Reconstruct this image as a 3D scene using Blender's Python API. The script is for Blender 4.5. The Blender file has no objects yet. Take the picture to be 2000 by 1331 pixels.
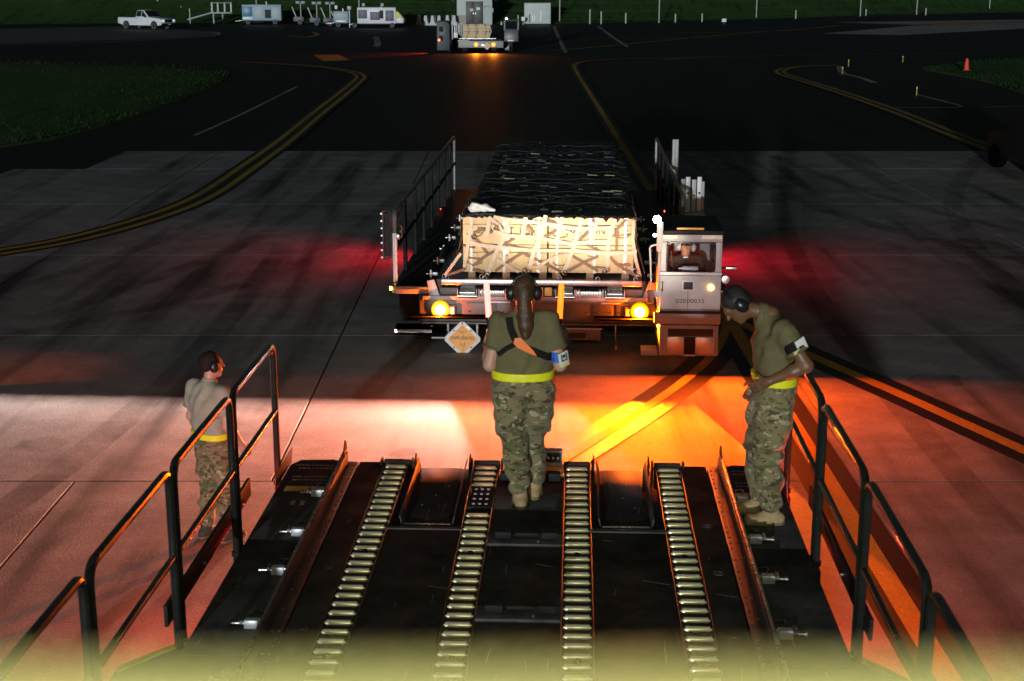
import bpy, bmesh, math, random
import numpy as np
from mathutils import Vector, Matrix, Euler
random.seed(7); np.random.seed(7)
SC = bpy.context.scene
COL = SC.collection
R = math.radians
PI = math.pi

# ------------------------------------------------------------------ camera
CAM_H = 5.0
PITCH = 14.35
cam_d = bpy.data.cameras.new('camera'); cam = bpy.data.objects.new('camera', cam_d); COL.objects.link(cam)
cam.location = (0, 0, CAM_H); cam.rotation_euler = (R(90 - PITCH), 0, 0)
cam_d.lens = 50; cam_d.sensor_width = 36; cam_d.clip_start = 0.05; cam_d.clip_end = 2500
cam_d.dof.use_dof = True; cam_d.dof.focus_distance = 17.0; cam_d.dof.aperture_fstop = 4.5
SC.camera = cam
# ------------------------------------------------------------------ night sky
SUN_EL, SUN_AZ = 4.0, 191.0        # the apron floodlighting, low behind the camera
world = bpy.data.worlds.new('World'); SC.world = world; world.use_nodes = True
wn = world.node_tree
sky = wn.nodes.new('ShaderNodeTexSky'); sky.sky_type = 'NISHITA'; sky.sun_disc = False
sky.sun_elevation = R(SUN_EL); sky.sun_rotation = R(SUN_AZ)
bg = wn.nodes['Background']; bg.inputs['Strength'].default_value = 0.014
wn.links.new(sky.outputs[0], bg.inputs['Color'])
sun_d = bpy.data.lights.new('sun', 'SUN'); sun_d.energy = 1.9; sun_d.angle = R(1.0); sun_d.color = (0.86, 0.95, 1.0)
sun = bpy.data.objects.new('sun', sun_d); COL.objects.link(sun)
_d = Vector((math.sin(R(SUN_AZ)) * math.cos(R(SUN_EL)), math.cos(R(SUN_AZ)) * math.cos(R(SUN_EL)), math.sin(R(SUN_EL))))
sun.rotation_euler = (-_d).to_track_quat('-Z', 'Y').to_euler(); sun.location = (0, 0, 60)
# ------------------------------------------------------------------ output
SC.view_settings.view_transform = 'Standard'; SC.view_settings.look = 'None'
SC.view_settings.exposure = 0; SC.view_settings.gamma = 1; SC.view_settings.use_curve_mapping = False
SC.render.engine = 'CYCLES'
SC.cycles.use_denoising = True
SC.cycles.max_bounces = 5; SC.cycles.diffuse_bounces = 2; SC.cycles.glossy_bounces = 3
SC.cycles.transparent_max_bounces = 8; SC.cycles.sample_clamp_indirect = 4.0
SC.cycles.caustics_reflective = False; SC.cycles.caustics_refractive = False

# ------------------------------------------------------------------ helpers
_t = R(PITCH)
def at(px, py, z=0.0):
    """world point at height z under a place of the 2000 px wide picture"""
    u = (px - 1000) / 2777.8; v = (665.5 - py) / 2777.8
    d = Vector((u, math.cos(_t) + v * math.sin(_t), -math.sin(_t) + v * math.cos(_t)))
    k = (z - CAM_H) / d.z
    return Vector((d.x * k, d.y * k, z))

def tag(o, label=None, cat=None, group=None, kind=None):
    if label: o['label'] = label
    if cat: o['category'] = cat
    if group: o['group'] = group
    if kind: o['kind'] = kind
    return o
def empty(name, loc=(0, 0, 0), rz=0.0, parent=None):
    o = bpy.data.objects.new(name, None); COL.objects.link(o); o.empty_display_size = 0.2
    o.location = loc; o.rotation_euler = (0, 0, rz); o.parent = parent
    return o
def copy_tree(o, parent=None):
    c = o.copy(); COL.objects.link(c); c.parent = parent
    for ch in o.children: copy_tree(ch, c)
    return c
def light(name, kind, loc, energy, color, parent=None, target=None, **kw):
    d = bpy.data.lights.new(name, kind); d.energy = energy; d.color = color
    for k, v in kw.items(): setattr(d, k, v)
    o = bpy.data.objects.new(name, d); COL.objects.link(o); o.location = loc; o.parent = parent
    if target is not None:
        o.rotation_euler = (Vector(target) - Vector(loc)).to_track_quat('-Z', 'Y').to_euler()
    return o

def beam(o, ref, p=1.5, cap=.06, lat=0.0, up=.2, leak=0.0):
    """headlamp optics: the lens throws most of its light forward (-y) and close to the horizontal"""
    d = o.data; d.use_nodes = True; nt = d.node_tree; L = nt.links; em = nt.nodes['Emission']
    tc = nt.nodes.new('ShaderNodeTexCoord'); sp = nt.nodes.new('ShaderNodeSeparateXYZ'); L.new(tc.outputs['Normal'], sp.inputs[0])
    def mth(op, a, b=None):
        n = nt.nodes.new('ShaderNodeMath'); n.operation = op
        for i, q in enumerate((a, b)):
            if q is None: continue
            if isinstance(q, (int, float)): n.inputs[i].default_value = q
            else: L.new(q, n.inputs[i])
        return n.outputs[0]
    v = mth('POWER', mth('DIVIDE', ref, mth('MAXIMUM', mth('ABSOLUTE', sp.outputs['Z']), cap)), p)
    f = mth('POWER', mth('MAXIMUM', mth('MULTIPLY', sp.outputs['Y'], BEAM_SIGN), 0.0), .6)
    if lat: f = mth('MULTIPLY', f, mth('POWER', mth('MAXIMUM', mth('MULTIPLY', sp.outputs['Y'], BEAM_SIGN), .2), -lat))
    f = mth('MULTIPLY', f, mth('SUBTRACT', 1.0, mth('MULTIPLY', mth('GREATER_THAN', sp.outputs['Z'], 0.0), 1 - up)))
    L.new(mth('MAXIMUM', mth('MULTIPLY', v, f), leak), em.inputs['Strength'])
BEAM_SIGN = -1.0
def rotm(rx=0, ry=0, rz=0): return Euler((R(rx), R(ry), R(rz))).to_matrix()
class MB:
    def __init__(s): s.v = []; s.f = []
    def add(s, vs, fs):
        b = len(s.v); s.v += [tuple(v) for v in vs]; s.f += [tuple(i + b for i in f) for f in fs]; return s
    def box(s, c, d, rot=None):
        c = Vector(c); h = Vector(d) / 2
        vs = []
        for z in (-1, 1):
            for x, y in ((-1, -1), (1, -1), (1, 1), (-1, 1)):
                p = Vector((x * h.x, y * h.y, z * h.z))
                vs.append(c + (rot @ p if rot else p))
        return s.add(vs, [(3, 2, 1, 0), (4, 5, 6, 7), (0, 1, 5, 4), (1, 2, 6, 5), (2, 3, 7, 6), (3, 0, 4, 7)])
    def bx(s, x0, x1, y0, y1, z0, z1):
        return s.box(((x0 + x1) / 2, (y0 + y1) / 2, (z0 + z1) / 2), (x1 - x0, y1 - y0, z1 - z0))
    def cyl(s, a, b, r, r2=None, n=12):
        a = Vector(a); b = Vector(b); r2 = r if r2 is None else r2
        w = (b - a).normalized(); u = w.orthogonal().normalized(); t = w.cross(u)
        vs = []
        for p, q in ((a, r), (b, r2)):
            for i in range(n):
                an = 2 * PI * i / n; vs.append(p + (u * math.cos(an) + t * math.sin(an)) * q)
        fs = [(i, (i + 1) % n, n + (i + 1) % n, n + i) for i in range(n)]
        fs += [tuple(reversed(range(n))), tuple(range(n, 2 * n))]
        return s.add(vs, fs)
    def tube(s, pts, r, n=8, closed=False):
        pts = [Vector(p) for p in pts]; m = len(pts)
        rr = r if isinstance(r, (list, tuple)) else [r] * m
        d0 = (pts[1] - pts[0]).normalized(); u = d0.orthogonal().normalized(); vs = []; fs = []
        for i, p in enumerate(pts):
            if closed: d = pts[(i + 1) % m] - pts[i - 1]
            else: d = pts[min(i + 1, m - 1)] - pts[max(i - 1, 0)]
            d = d.normalized(); u = (u - d * u.dot(d)).normalized(); w = d.cross(u)
            for k in range(n):
                an = 2 * PI * k / n; vs.append(p + (u * math.cos(an) + w * math.sin(an)) * rr[i])
        for i in range(m if closed else m - 1):
            j = (i + 1) % m
            for k in range(n):
                l = (k + 1) % n; fs.append((i * n + k, i * n + l, j * n + l, j * n + k))
        if not closed: fs += [tuple(reversed(range(n))), tuple(range((m - 1) * n, m * n))]
        return s.add(vs, fs)
    def ribbon(s, pts, nrm, w, t=0.004):
        """flat strap of width w along pts, lying against surfaces with normals nrm"""
        pts = [Vector(p) for p in pts]; m = len(pts); vs = []; fs = []
        ns = [Vector(q) for q in nrm] if not isinstance(nrm[0], (int, float)) else [Vector(nrm)] * m
        for i, p in enumerate(pts):
            d = (pts[min(i + 1, m - 1)] - pts[max(i - 1, 0)]).normalized()
            nn = ns[i].normalized(); sd = d.cross(nn).normalized() * w / 2
            vs += [p - sd, p + sd, p + sd + nn * t, p - sd + nn * t]
        for i in range(m - 1):
            a = 4 * i; b = a + 4
            for k in range(4):
                l = (k + 1) % 4; fs.append((a + k, a + l, b + l, b + k))
        fs += [(3, 2, 1, 0), (4 * m - 4, 4 * m - 3, 4 * m - 2, 4 * m - 1)]
        return s.add(vs, fs)
    def prism(s, poly, axis, a, b):
        """polygon extruded along axis ('x': poly is (y,z), 'y': (x,z), 'z': (x,y))"""
        n = len(poly)
        def P(q, t): return {'x': (t, q[0], q[1]), 'y': (q[0], t, q[1]), 'z': (q[0], q[1], t)}[axis]
        vs = [P(q, a) for q in poly] + [P(q, b) for q in poly]
        fs = [(i, (i + 1) % n, n + (i + 1) % n, n + i) for i in range(n)]
        fs += [tuple(reversed(range(n))), tuple(range(n, 2 * n))]
        return s.add(vs, fs)
    def lathe(s, prof, c, axis='z', n=16):
        c = Vector(c); vs = []; fs = []; m = len(prof)
        for r, h in prof:
            for i in range(n):
                an = 2 * PI * i / n; x, y = r * math.cos(an), r * math.sin(an)
                vs.append(c + Vector({'z': (x, y, h), 'x': (h, x, y), 'y': (x, h, y)}[axis]))
        for j in range(m - 1):
            for i in range(n):
                k = (i + 1) % n; fs.append((j * n + i, j * n + k, (j + 1) * n + k, (j + 1) * n + i))
        fs += [tuple(reversed(range(n))), tuple(range((m - 1) * n, m * n))]
        return s.add(vs, fs)
    def mesh(s, bevel=0.0, smooth=35, fix=True):
        me = bpy.data.meshes.new('m'); me.from_pydata(s.v, [], s.f)
        if fix or bevel:
            bm = bmesh.new(); bm.from_mesh(me)
            bmesh.ops.recalc_face_normals(bm, faces=bm.faces)
            if bevel:
                es = [e for e in bm.edges if len(e.link_faces) == 2 and e.calc_face_angle(0) > 0.7]
                bmesh.ops.bevel(bm, geom=es, offset=bevel, segments=2, profile=0.5, affect='EDGES', clamp_overlap=True)
            bm.to_mesh(me); bm.free()
        if smooth:
            me.shade_smooth(); me.set_sharp_from_angle(angle=R(smooth))
        return me
    def obj(s, name, mat, parent=None, bevel=0.0, smooth=35, loc=None):
        return mobj(name, s.mesh(bevel, smooth), mat, parent, loc)
def mobj(name, me, mat, parent=None, loc=None, rz=0):
    o = bpy.data.objects.new(name, me); COL.objects.link(o); o.parent = parent
    if mat is not None and len(me.materials) == 0: me.materials.append(mat)
    if loc is not None: o.location = loc
    if rz: o.rotation_euler = (0, 0, rz)
    return o
def text(name, body, size, loc, rot, mat, parent=None, ext=0.001, sx=1.0):
    cu = bpy.data.curves.new(name, 'FONT'); cu.body = body; cu.size = size; cu.extrude = ext
    cu.align_x = 'CENTER'; cu.align_y = 'CENTER'
    t = bpy.data.objects.new(name, cu); COL.objects.link(t)
    dg = bpy.context.evaluated_depsgraph_get()
    me = bpy.data.meshes.new_from_object(t.evaluated_get(dg)); bpy.data.objects.remove(t)
    o = bpy.data.objects.new(name, me); COL.objects.link(o); me.materials.clear(); me.materials.append(mat)
    o.location = loc; o.rotation_euler = rot; o.scale = (sx, 1, 1); o.parent = parent
    return o
def smooth_path(pts, n=10):
    pts = [Vector(p) for p in pts]; out = []
    for i in range(len(pts) - 1):
        p0 = pts[max(i - 1, 0)]; p1 = pts[i]; p2 = pts[i + 1]; p3 = pts[min(i + 2, len(pts) - 1)]
        for k in range(n):
            t = k / n
            out.append(0.5 * (2 * p1 + (p2 - p0) * t + (2 * p0 - 5 * p1 + 4 * p2 - p3) * t * t + (3 * p1 - p0 - 3 * p2 + p3) * t ** 3))
    out.append(pts[-1]); return out
def fillet(pts, r, n=5):
    """polyline with its inner corners rounded"""
    pts = [Vector(p) for p in pts]; out = [pts[0]]
    for i in range(1, len(pts) - 1):
        a = (pts[i - 1] - pts[i]); b = (pts[i + 1] - pts[i]); q = min(r, a.length * .49, b.length * .49)
        p0 = pts[i] + a.normalized() * q; p1 = pts[i] + b.normalized() * q
        for k in range(n + 1):
            t = k / n; out.append(p0 * (1 - t) ** 2 + pts[i] * 2 * t * (1 - t) + p1 * t * t)
    out.append(pts[-1]); return out

# ------------------------------------------------------------------ materials
MATS = {}
def nt_new(name):
    m = bpy.data.materials.new(name); m.use_nodes = True
    return m, m.node_tree, m.node_tree.nodes['Principled BSDF']
def N(nt, t, **kw):
    n = nt.nodes.new(t)
    for k, v in kw.items():
        if k in n.inputs: n.inputs[k].default_value = v
        else: setattr(n, k, v)
    return n
def ramp(nt, stops):
    n = nt.nodes.new('ShaderNodeValToRGB'); e = n.color_ramp.elements
    while len(e) < len(stops): e.new(0.5)
    for i, (p, c) in enumerate(stops):
        e[i].position = p; e[i].color = (*c, 1) if len(c) == 3 else c
    return n
def M(name, col, rough=0.5, metal=0.0, var=0.18, scale=6.0, bump=0.0, bscale=80.0, coat=0.0, spec=0.5, wear=None):
    if name in MATS: return MATS[name]
    m, nt, p = nt_new(name); L = nt.links
    tc = N(nt, 'ShaderNodeTexCoord')
    n1 = N(nt, 'ShaderNodeTexNoise'); n1.inputs['Scale'].default_value = scale; n1.inputs['Detail'].default_value = 6; n1.inputs['Roughness'].default_value = 0.65
    L.new(tc.outputs['Object'], n1.inputs['Vector'])
    lo = tuple(c * (1 - var) for c in col); hi = tuple(min(1, c * (1 + var)) for c in col)
    stops = [(0.3, lo), (0.7, hi)]
    if wear: stops = [(0.26, wear), (0.36, lo), (0.7, hi)]
    rp = ramp(nt, stops); L.new(n1.outputs['Fac'], rp.inputs['Fac']); L.new(rp.outputs['Color'], p.inputs['Base Color'])
    mr = N(nt, 'ShaderNodeMapRange'); mr.inputs['To Min'].default_value = max(0.03, rough - 0.1); mr.inputs['To Max'].default_value = min(1, rough + 0.1)
    L.new(n1.outputs['Fac'], mr.inputs['Value']); L.new(mr.outputs[0], p.inputs['Roughness'])
    p.inputs['Metallic'].default_value = metal; p.inputs['Coat Weight'].default_value = coat
    p.inputs['Specular IOR Level'].default_value = spec
    if bump:
        n2 = N(nt, 'ShaderNodeTexNoise'); n2.inputs['Scale'].default_value = bscale; n2.inputs['Detail'].default_value = 4
        L.new(tc.outputs['Object'], n2.inputs['Vector'])
        b = N(nt, 'ShaderNodeBump'); b.inputs['Strength'].default_value = bump; b.inputs['Distance'].default_value = 0.01
        L.new(n2.outputs['Fac'], b.inputs['Height']); L.new(b.outputs[0], p.inputs['Normal'])
    MATS[name] = m; return m
def EM(name, col, strength):
    if name in MATS: return MATS[name]
    m, nt, p = nt_new(name)
    p.inputs['Base Color'].default_value = (*[c * .5 for c in col], 1)
    p.inputs['Emission Color'].default_value = (*col, 1); p.inputs['Emission Strength'].default_value = strength
    MATS[name] = m; return m
def GLASS(name, tint=(0.75, 0.8, 0.8), refl=0.1):
    if name in MATS: return MATS[name]
    m, nt, p = nt_new(name); L = nt.links
    tr = N(nt, 'ShaderNodeBsdfTransparent'); tr.inputs[0].default_value = (*tint, 1)
    gl = N(nt, 'ShaderNodeBsdfGlossy'); gl.inputs['Roughness'].default_value = 0.03
    mx = N(nt, 'ShaderNodeMixShader'); mx.inputs[0].default_value = refl
    L.new(tr.outputs[0], mx.inputs[1]); L.new(gl.outputs[0], mx.inputs[2])
    L.new(mx.outputs[0], nt.nodes['Material Output'].inputs['Surface'])
    MATS[name] = m; return m
def ground_mat(name, c_lo, c_hi, stain, rough, streak=0.5, spec=0.4, bump=0.25):
    """paving: grain, large blotches and tyre streaks, all in world space"""
    m, nt, p = nt_new(name); L = nt.links
    g = N(nt, 'ShaderNodeNewGeometry')
    def noise(scale, vec, det=5, ro=0.6):
        n = N(nt, 'ShaderNodeTexNoise'); n.inputs['Scale'].default_value = scale; n.inputs['Detail'].default_value = det
        n.inputs['Roughness'].default_value = ro; L.new(vec, n.inputs['Vector']); return n.outputs['Fac']
    pos = g.outputs['Position']
    big = noise(0.16, pos, 6); mid = noise(1.3, pos, 6, 0.7); fine = noise(38, pos, 3)
    rp = ramp(nt, [(0.3, c_lo), (0.7, c_hi)]); L.new(mid, rp.inputs['Fac'])
    mp = N(nt, 'ShaderNodeMapping'); mp.inputs['Rotation'].default_value = (0, 0, R(12)); mp.inputs['Scale'].default_value = (1.0, 0.07, 1)
    L.new(pos, mp.inputs['Vector'])
    st = noise(1.1, mp.outputs[0], 4, 0.55)
    sr = ramp(nt, [(0.5, (0, 0, 0)), (0.72, (1, 1, 1))]); L.new(st, sr.inputs['Fac'])
    br = ramp(nt, [(0.38, (0, 0, 0)), (0.62, (1, 1, 1))]); L.new(big, br.inputs['Fac'])
    mm = N(nt, 'ShaderNodeMath', operation='MULTIPLY'); L.new(sr.outputs[0], mm.inputs[0]); mm.inputs[1].default_value = streak
    ma = N(nt, 'ShaderNodeMath', operation='MULTIPLY_ADD'); L.new(br.outputs[0], ma.inputs[0]); ma.inputs[1].default_value = 0.45 * streak; L.new(mm.outputs[0], ma.inputs[2])
    mx = N(nt, 'ShaderNodeMix', data_type='RGBA'); mx.clamp_factor = True
    L.new(ma.outputs[0], mx.inputs[0]); L.new(rp.outputs[0], mx.inputs[6]); mx.inputs[7].default_value = (*stain, 1)
    fr = N(nt, 'ShaderNodeMapRange'); fr.inputs['From Min'].default_value = .3; fr.inputs['From Max'].default_value = .7
    fr.inputs['To Min'].default_value = .78; fr.inputs['To Max'].default_value = 1.2; L.new(fine, fr.inputs['Value'])
    vm = N(nt, 'ShaderNodeVectorMath', operation='SCALE'); L.new(mx.outputs[2], vm.inputs[0]); L.new(fr.outputs[0], vm.inputs['Scale'])
    L.new(vm.outputs[0], p.inputs['Base Color'])
    rr = N(nt, 'ShaderNodeMapRange'); rr.inputs['To Min'].default_value = rough - .12; rr.inputs['To Max'].default_value = rough + .12
    L.new(mid, rr.inputs['Value']); L.new(rr.outputs[0], p.inputs['Roughness'])
    p.inputs['Specular IOR Level'].default_value = spec
    b = N(nt, 'ShaderNodeBump'); b.inputs['Strength'].default_value = bump; b.inputs['Distance'].default_value = 0.014
    L.new(fine, b.inputs['Height']); L.new(b.outputs[0], p.inputs['Normal'])
    MATS[name] = m; return m
def camo_mat():
    m, nt, p = nt_new('camo'); L = nt.links
    tc = N(nt, 'ShaderNodeTexCoord')
    mp = N(nt, 'ShaderNodeMapping'); mp.inputs['Scale'].default_value = (1, 1, 1.7); L.new(tc.outputs['Object'], mp.inputs['Vector'])
    cols = [((0.20, 0.165, 0.085), None, 0), ((0.105, 0.115, 0.045), 9.0, .53), ((0.085, 0.055, 0.03), 12.0, .57), ((0.36, 0.31, 0.19), 15.0, .605), ((0.03, 0.022, 0.014), 26.0, .645)]
    prev = None
    for i, (c, sc, th) in enumerate(cols):
        if prev is None:
            prev = N(nt, 'ShaderNodeRGB'); prev.outputs[0].default_value = (*c, 1); po = prev.outputs[0]; continue
        n = N(nt, 'ShaderNodeTexNoise', noise_dimensions='4D'); n.inputs['W'].default_value = i * 7.3; n.inputs['Scale'].default_value = sc
        n.inputs['Detail'].default_value = 2; n.inputs['Distortion'].default_value = .6; L.new(mp.outputs[0], n.inputs['Vector'])
        r = ramp(nt, [(th, (0, 0, 0)), (th + 0.025, (1, 1, 1))]); L.new(n.outputs['Fac'], r.inputs['Fac'])
        x = N(nt, 'ShaderNodeMix', data_type='RGBA'); L.new(r.outputs[0], x.inputs[0]); L.new(po, x.inputs[6]); x.inputs[7].default_value = (*c, 1); po = x.outputs[2]
    L.new(po, p.inputs['Base Color']); p.inputs['Roughness'].default_value = 0.85; p.inputs['Specular IOR Level'].default_value = .2
    p.inputs['Sheen Weight'].default_value = .1
    b = N(nt, 'ShaderNodeBump'); b.inputs['Strength'].default_value = .35; b.inputs['Distance'].default_value = .02
    n = N(nt, 'ShaderNodeTexNoise'); n.inputs['Scale'].default_value = 22; n.inputs['Detail'].default_value = 3; n.inputs['Distortion'].default_value = 1.0
    L.new(tc.outputs['Object'], n.inputs['Vector']); L.new(n.outputs['Fac'], b.inputs['Height']); L.new(b.outputs[0], p.inputs['Normal'])
    MATS['camo'] = m; return m
def plastic_mat():
    """black stretch wrap, crinkled across"""
    m, nt, p = nt_new('black_wrap'); L = nt.links
    p.inputs['Base Color'].default_value = (0.012, 0.012, 0.012, 1); p.inputs['Roughness'].default_value = 0.22; p.inputs['Specular IOR Level'].default_value = .7
    tc = N(nt, 'ShaderNodeTexCoord'); mp = N(nt, 'ShaderNodeMapping'); mp.inputs['Scale'].default_value = (1.0, 2.6, 2.6); L.new(tc.outputs['Object'], mp.inputs['Vector'])
    v = N(nt, 'ShaderNodeTexNoise'); v.inputs['Scale'].default_value = 5.5; v.inputs['Detail'].default_value = 5; v.inputs['Roughness'].default_value = .7; v.inputs['Distortion'].default_value = 0.8
    L.new(mp.outputs[0], v.inputs['Vector'])
    b = N(nt, 'ShaderNodeBump'); b.inputs['Strength'].default_value = 1.0; b.inputs['Distance'].default_value = .12
    L.new(v.outputs['Fac'], b.inputs['Height']); L.new(b.outputs[0], p.inputs['Normal'])
    MATS['black_wrap'] = m; return m

CONCRETE = ground_mat('concrete', (0.24, 0.235, 0.23), (0.46, 0.45, 0.44), (0.075, 0.073, 0.07), 0.82, 0.95, 0.12)
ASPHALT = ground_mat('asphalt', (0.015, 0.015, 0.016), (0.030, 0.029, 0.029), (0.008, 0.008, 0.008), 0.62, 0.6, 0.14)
GRASS_G = ground_mat('turf', (0.04, 0.10, 0.025), (0.09, 0.19, 0.05), (0.085, 0.075, 0.04), 0.9, 0.5, 0.1, 0.6)
YELLOW_LINE = ground_mat('line_yellow', (0.48, 0.30, 0.045), (0.60, 0.40, 0.07), (0.22, 0.15, 0.05), 0.75, 0.6, 0.15)
WHITE_LINE = ground_mat('line_white', (0.38, 0.37, 0.33), (0.5, 0.49, 0.42), (0.13, 0.12, 0.10), 0.6, 0.9)
BLACK_LINE = ground_mat('line_black', (0.012, 0.012, 0.012), (0.022, 0.021, 0.02), (0.03, 0.03, 0.03), 0.55, 0.4, 0.22)
PALE_PAVE = ground_mat('pale_concrete', (0.33, 0.34, 0.34), (0.45, 0.46, 0.46), (0.2, 0.2, 0.2), 0.7, 0.6)
def tyre_mat():
    m, nt, p = nt_new('tyre_mark'); L = nt.links; g = N(nt, 'ShaderNodeNewGeometry')
    n = N(nt, 'ShaderNodeTexNoise'); n.inputs['Scale'].default_value = .9; n.inputs['Detail'].default_value = 6; n.inputs['Roughness'].default_value = .7; L.new(g.outputs['Position'], n.inputs['Vector'])
    r = ramp(nt, [(.35, (0, 0, 0)), (.75, (.42, .42, .42))]); L.new(n.outputs['Fac'], r.inputs['Fac']); L.new(r.outputs[0], p.inputs['Alpha'])
    p.inputs['Base Color'].default_value = (.05, .048, .046, 1); p.inputs['Roughness'].default_value = .8; p.inputs['Specular IOR Level'].default_value = .1
    return m
TYRE = tyre_mat()
CAMO = camo_mat(); WRAP = plastic_mat()
BLACKP = M('black_paint', (0.020, 0.020, 0.021), 0.5, 0, .35, 5, .12, 60, spec=.06)
DECKP = M('deck_black', (0.058, 0.058, 0.060), 0.8, 0, .5, 3, .3, 160, spec=0)
TUBEP = M('rail_black_gloss', (0.014, 0.016, 0.014), 0.24, 0, .3, 7, coat=.3)
STEEL = M('steel', (0.42, 0.40, 0.36), 0.28, 1.0, .2, 9, .05, 90)
ROLLER = M('roller_zinc', (0.88, 0.80, 0.54), 0.33, 0.55, .16, 12, .04, 120)
WORN = M('worn_steel', (0.05, 0.047, 0.045), 0.5, 0.0, .6, 7, .15, 50, spec=.25)
RAILM = M('rail_metal', (0.22, 0.21, 0.20), 0.35, 0.6, .3, 7)
GREYP = M('loader_grey', (0.30, 0.295, 0.28), 0.5, 0, .14, 5, .06, 60)
PALEG = M('loader_pale_grey', (0.47, 0.46, 0.44), 0.45, 0, .12, 6, .05, 60)
CLIP = M('clip_grey', (0.48, 0.50, 0.52), 0.4, .5, .15, 20)
HOODK = M('hood_black', (0.003, 0.003, 0.003), 0.9, 0, .1, 10, spec=0)
RUBBER = M('rubber', (0.02, 0.02, 0.02), 0.75, 0, .25, 10, .2, 60)
YPAINT = M('yellow_paint', (0.62, 0.42, 0.04), 0.45, 0, .2, 6, wear=(.2, .14, .04))
OPAINT = M('orange_paint', (0.85, 0.40, 0.09), 0.5, 0, .1, 8)
WHITEP = M('white_paint', (0.75, 0.75, 0.74), 0.4, 0, .06, 4)
ALU = M('aluminium', (0.62, 0.62, 0.60), 0.35, 1.0, .12, 9, .05, 90)
WOODC = M('crate_wood', (0.60, 0.45, 0.24), 0.7, 0, .16, 5, .25, 40)
WOODD = M('skid_wood', (0.30, 0.19, 0.10), 0.75, 0, .2, 8, .25, 40)
STRAP = M('strap_tan', (0.62, 0.50, 0.36), 0.7, 0, .14, 12, .2, 300)
STRAPD = M('strap_brown', (0.22, 0.13, 0.075), 0.75, 0, .16, 12, .2, 300)
SKIN = M('skin', (0.50, 0.27, 0.19), 0.5, 0, .08, 20, .05, 200)
SKIND = M('skin_dark', (0.16, 0.075, 0.04), 0.45, 0, .08, 20, .05, 200)
SHIRT = M('shirt_tan', (0.135, 0.115, 0.055), 0.85, 0, .12, 14, .55, 20, spec=.2)
SHIRTL = M('shirt_sand', (0.32, 0.31, 0.24), 0.85, 0, .12, 14, .55, 20, spec=.2)
JACKET = M('jacket_dark', (0.055, 0.05, 0.04), 0.8, 0, .2, 14, .2, 300, spec=.2)
BOOT = M('boot_suede', (0.36, 0.26, 0.135), 0.8, 0, .2, 14, .25, 200, spec=.25)
SOLE = M('boot_sole', (0.17, 0.12, 0.06), 0.7, 0, .2, 20)
HAIRB = M('hair_brown', (0.07, 0.034, 0.016), 0.42, 0, .4, 30, .6, 90)
HAIRK = M('hair_black', (0.012, 0.010, 0.009), 0.6, 0, .4, 30, .5, 200)
PLASTK = M('plastic_black', (0.014, 0.014, 0.015), 0.3, 0, .2, 10)
PLASTW = M('plastic_pale', (0.55, 0.55, 0.56), 0.35, 0, .1, 10)
BELTY = M('belt_yellow', (0.80, 0.78, 0.02), 0.4, 0, .08, 20, .1, 200)
BLUEP = M('blue_cloth', (0.03, 0.12, 0.55), 0.6, 0, .1, 20)
PAPER = M('paper_white', (0.72, 0.72, 0.68), 0.5, 0, .06, 20)
INK = M('ink', (0.02, 0.018, 0.016), 0.6, 0, .1, 20)
DARKG = M('dark_interior', (0.012, 0.012, 0.013), 0.7, 0, .2, 6)
WIN = M('dark_glass', (0.012, 0.014, 0.018), 0.06, 0, .2, 3, coat=.5)
GL = GLASS('clear_glass', (.93, .95, .95), .05)
AMBER = EM('amber_lens', (1.0, 0.50, 0.10), 40)
AMBER_HALO = EM('amber_halo', (1.0, 0.36, 0.0), 1.6)  # emissive ring that paints the halo around the amber bulbs
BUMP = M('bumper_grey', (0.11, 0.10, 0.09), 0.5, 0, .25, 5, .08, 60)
WEBK = M('webbing_black', (0.012, 0.011, 0.010), 0.85, 0, .2, 30, .2, 300, spec=.15)
GLINT_FILM = M('glint_flap', (0.10, 0.105, 0.10), 0.15, 0, .3, 12)  # glossy film for the flaps that stand in for glints
AMBERS = EM('amber_small', (1.0, 0.5, 0.06), 14)
REDL = EM('red_lens', (1.0, 0.04, 0.03), 25)
WHITEL = EM('white_lens', (0.86, 0.92, 1.0), 120)

# ================================================================== THE SETTING
GZ = -0.03                                     # asphalt level, the concrete slabs stand 3 cm proud
def sheet(name, pts, z, mat, kind='structure', parent=None):
    me = bpy.data.meshes.new(name); me.from_pydata([(p[0], p[1], z) for p in pts], [], [tuple(range(len(pts)))])
    bm = bmesh.new(); bm.from_mesh(me)
    for f in bm.faces:
        if f.normal.z < 0: f.normal_flip()
    bm.to_mesh(me); bm.free()
    o = mobj(name, me, mat, parent)
    if kind and parent is None: o['kind'] = kind
    return o
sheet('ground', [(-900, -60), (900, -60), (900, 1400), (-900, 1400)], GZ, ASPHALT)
# concrete apron: 6.1 m slabs, laid in lanes whose joints are staggered
apron = empty('concrete_apron'); apron['kind'] = 'structure'
JT = [1.54, 7.64, 13.74, 19.84, 25.94, 32.04, 38.14, 42.2]
def slab(x0, x1, y0, y1):
    g = 0.024; b = 0.003
    x0 += g / 2; x1 -= g / 2; y0 += g / 2; y1 -= g / 2
    vs = [(x0, y0, -.06), (x1, y0, -.06), (x1, y1, -.06), (x0, y1, -.06), (x0, y0, -b), (x1, y0, -b), (x1, y1, -b), (x0, y1, -b),
          (x0 + b, y0 + b, 0), (x1 - b, y0 + b, 0), (x1 - b, y1 - b, 0), (x0 + b, y1 - b, 0)]
    fs = [(0, 1, 5, 4), (1, 2, 6, 5), (2, 3, 7, 6), (3, 0, 4, 7), (4, 5, 9, 8), (5, 6, 10, 9), (6, 7, 11, 10), (7, 4, 8, 11), (8, 9, 10, 11)]
    MB().add(vs, fs).obj('slab', CONCRETE, apron, smooth=0)
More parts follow.
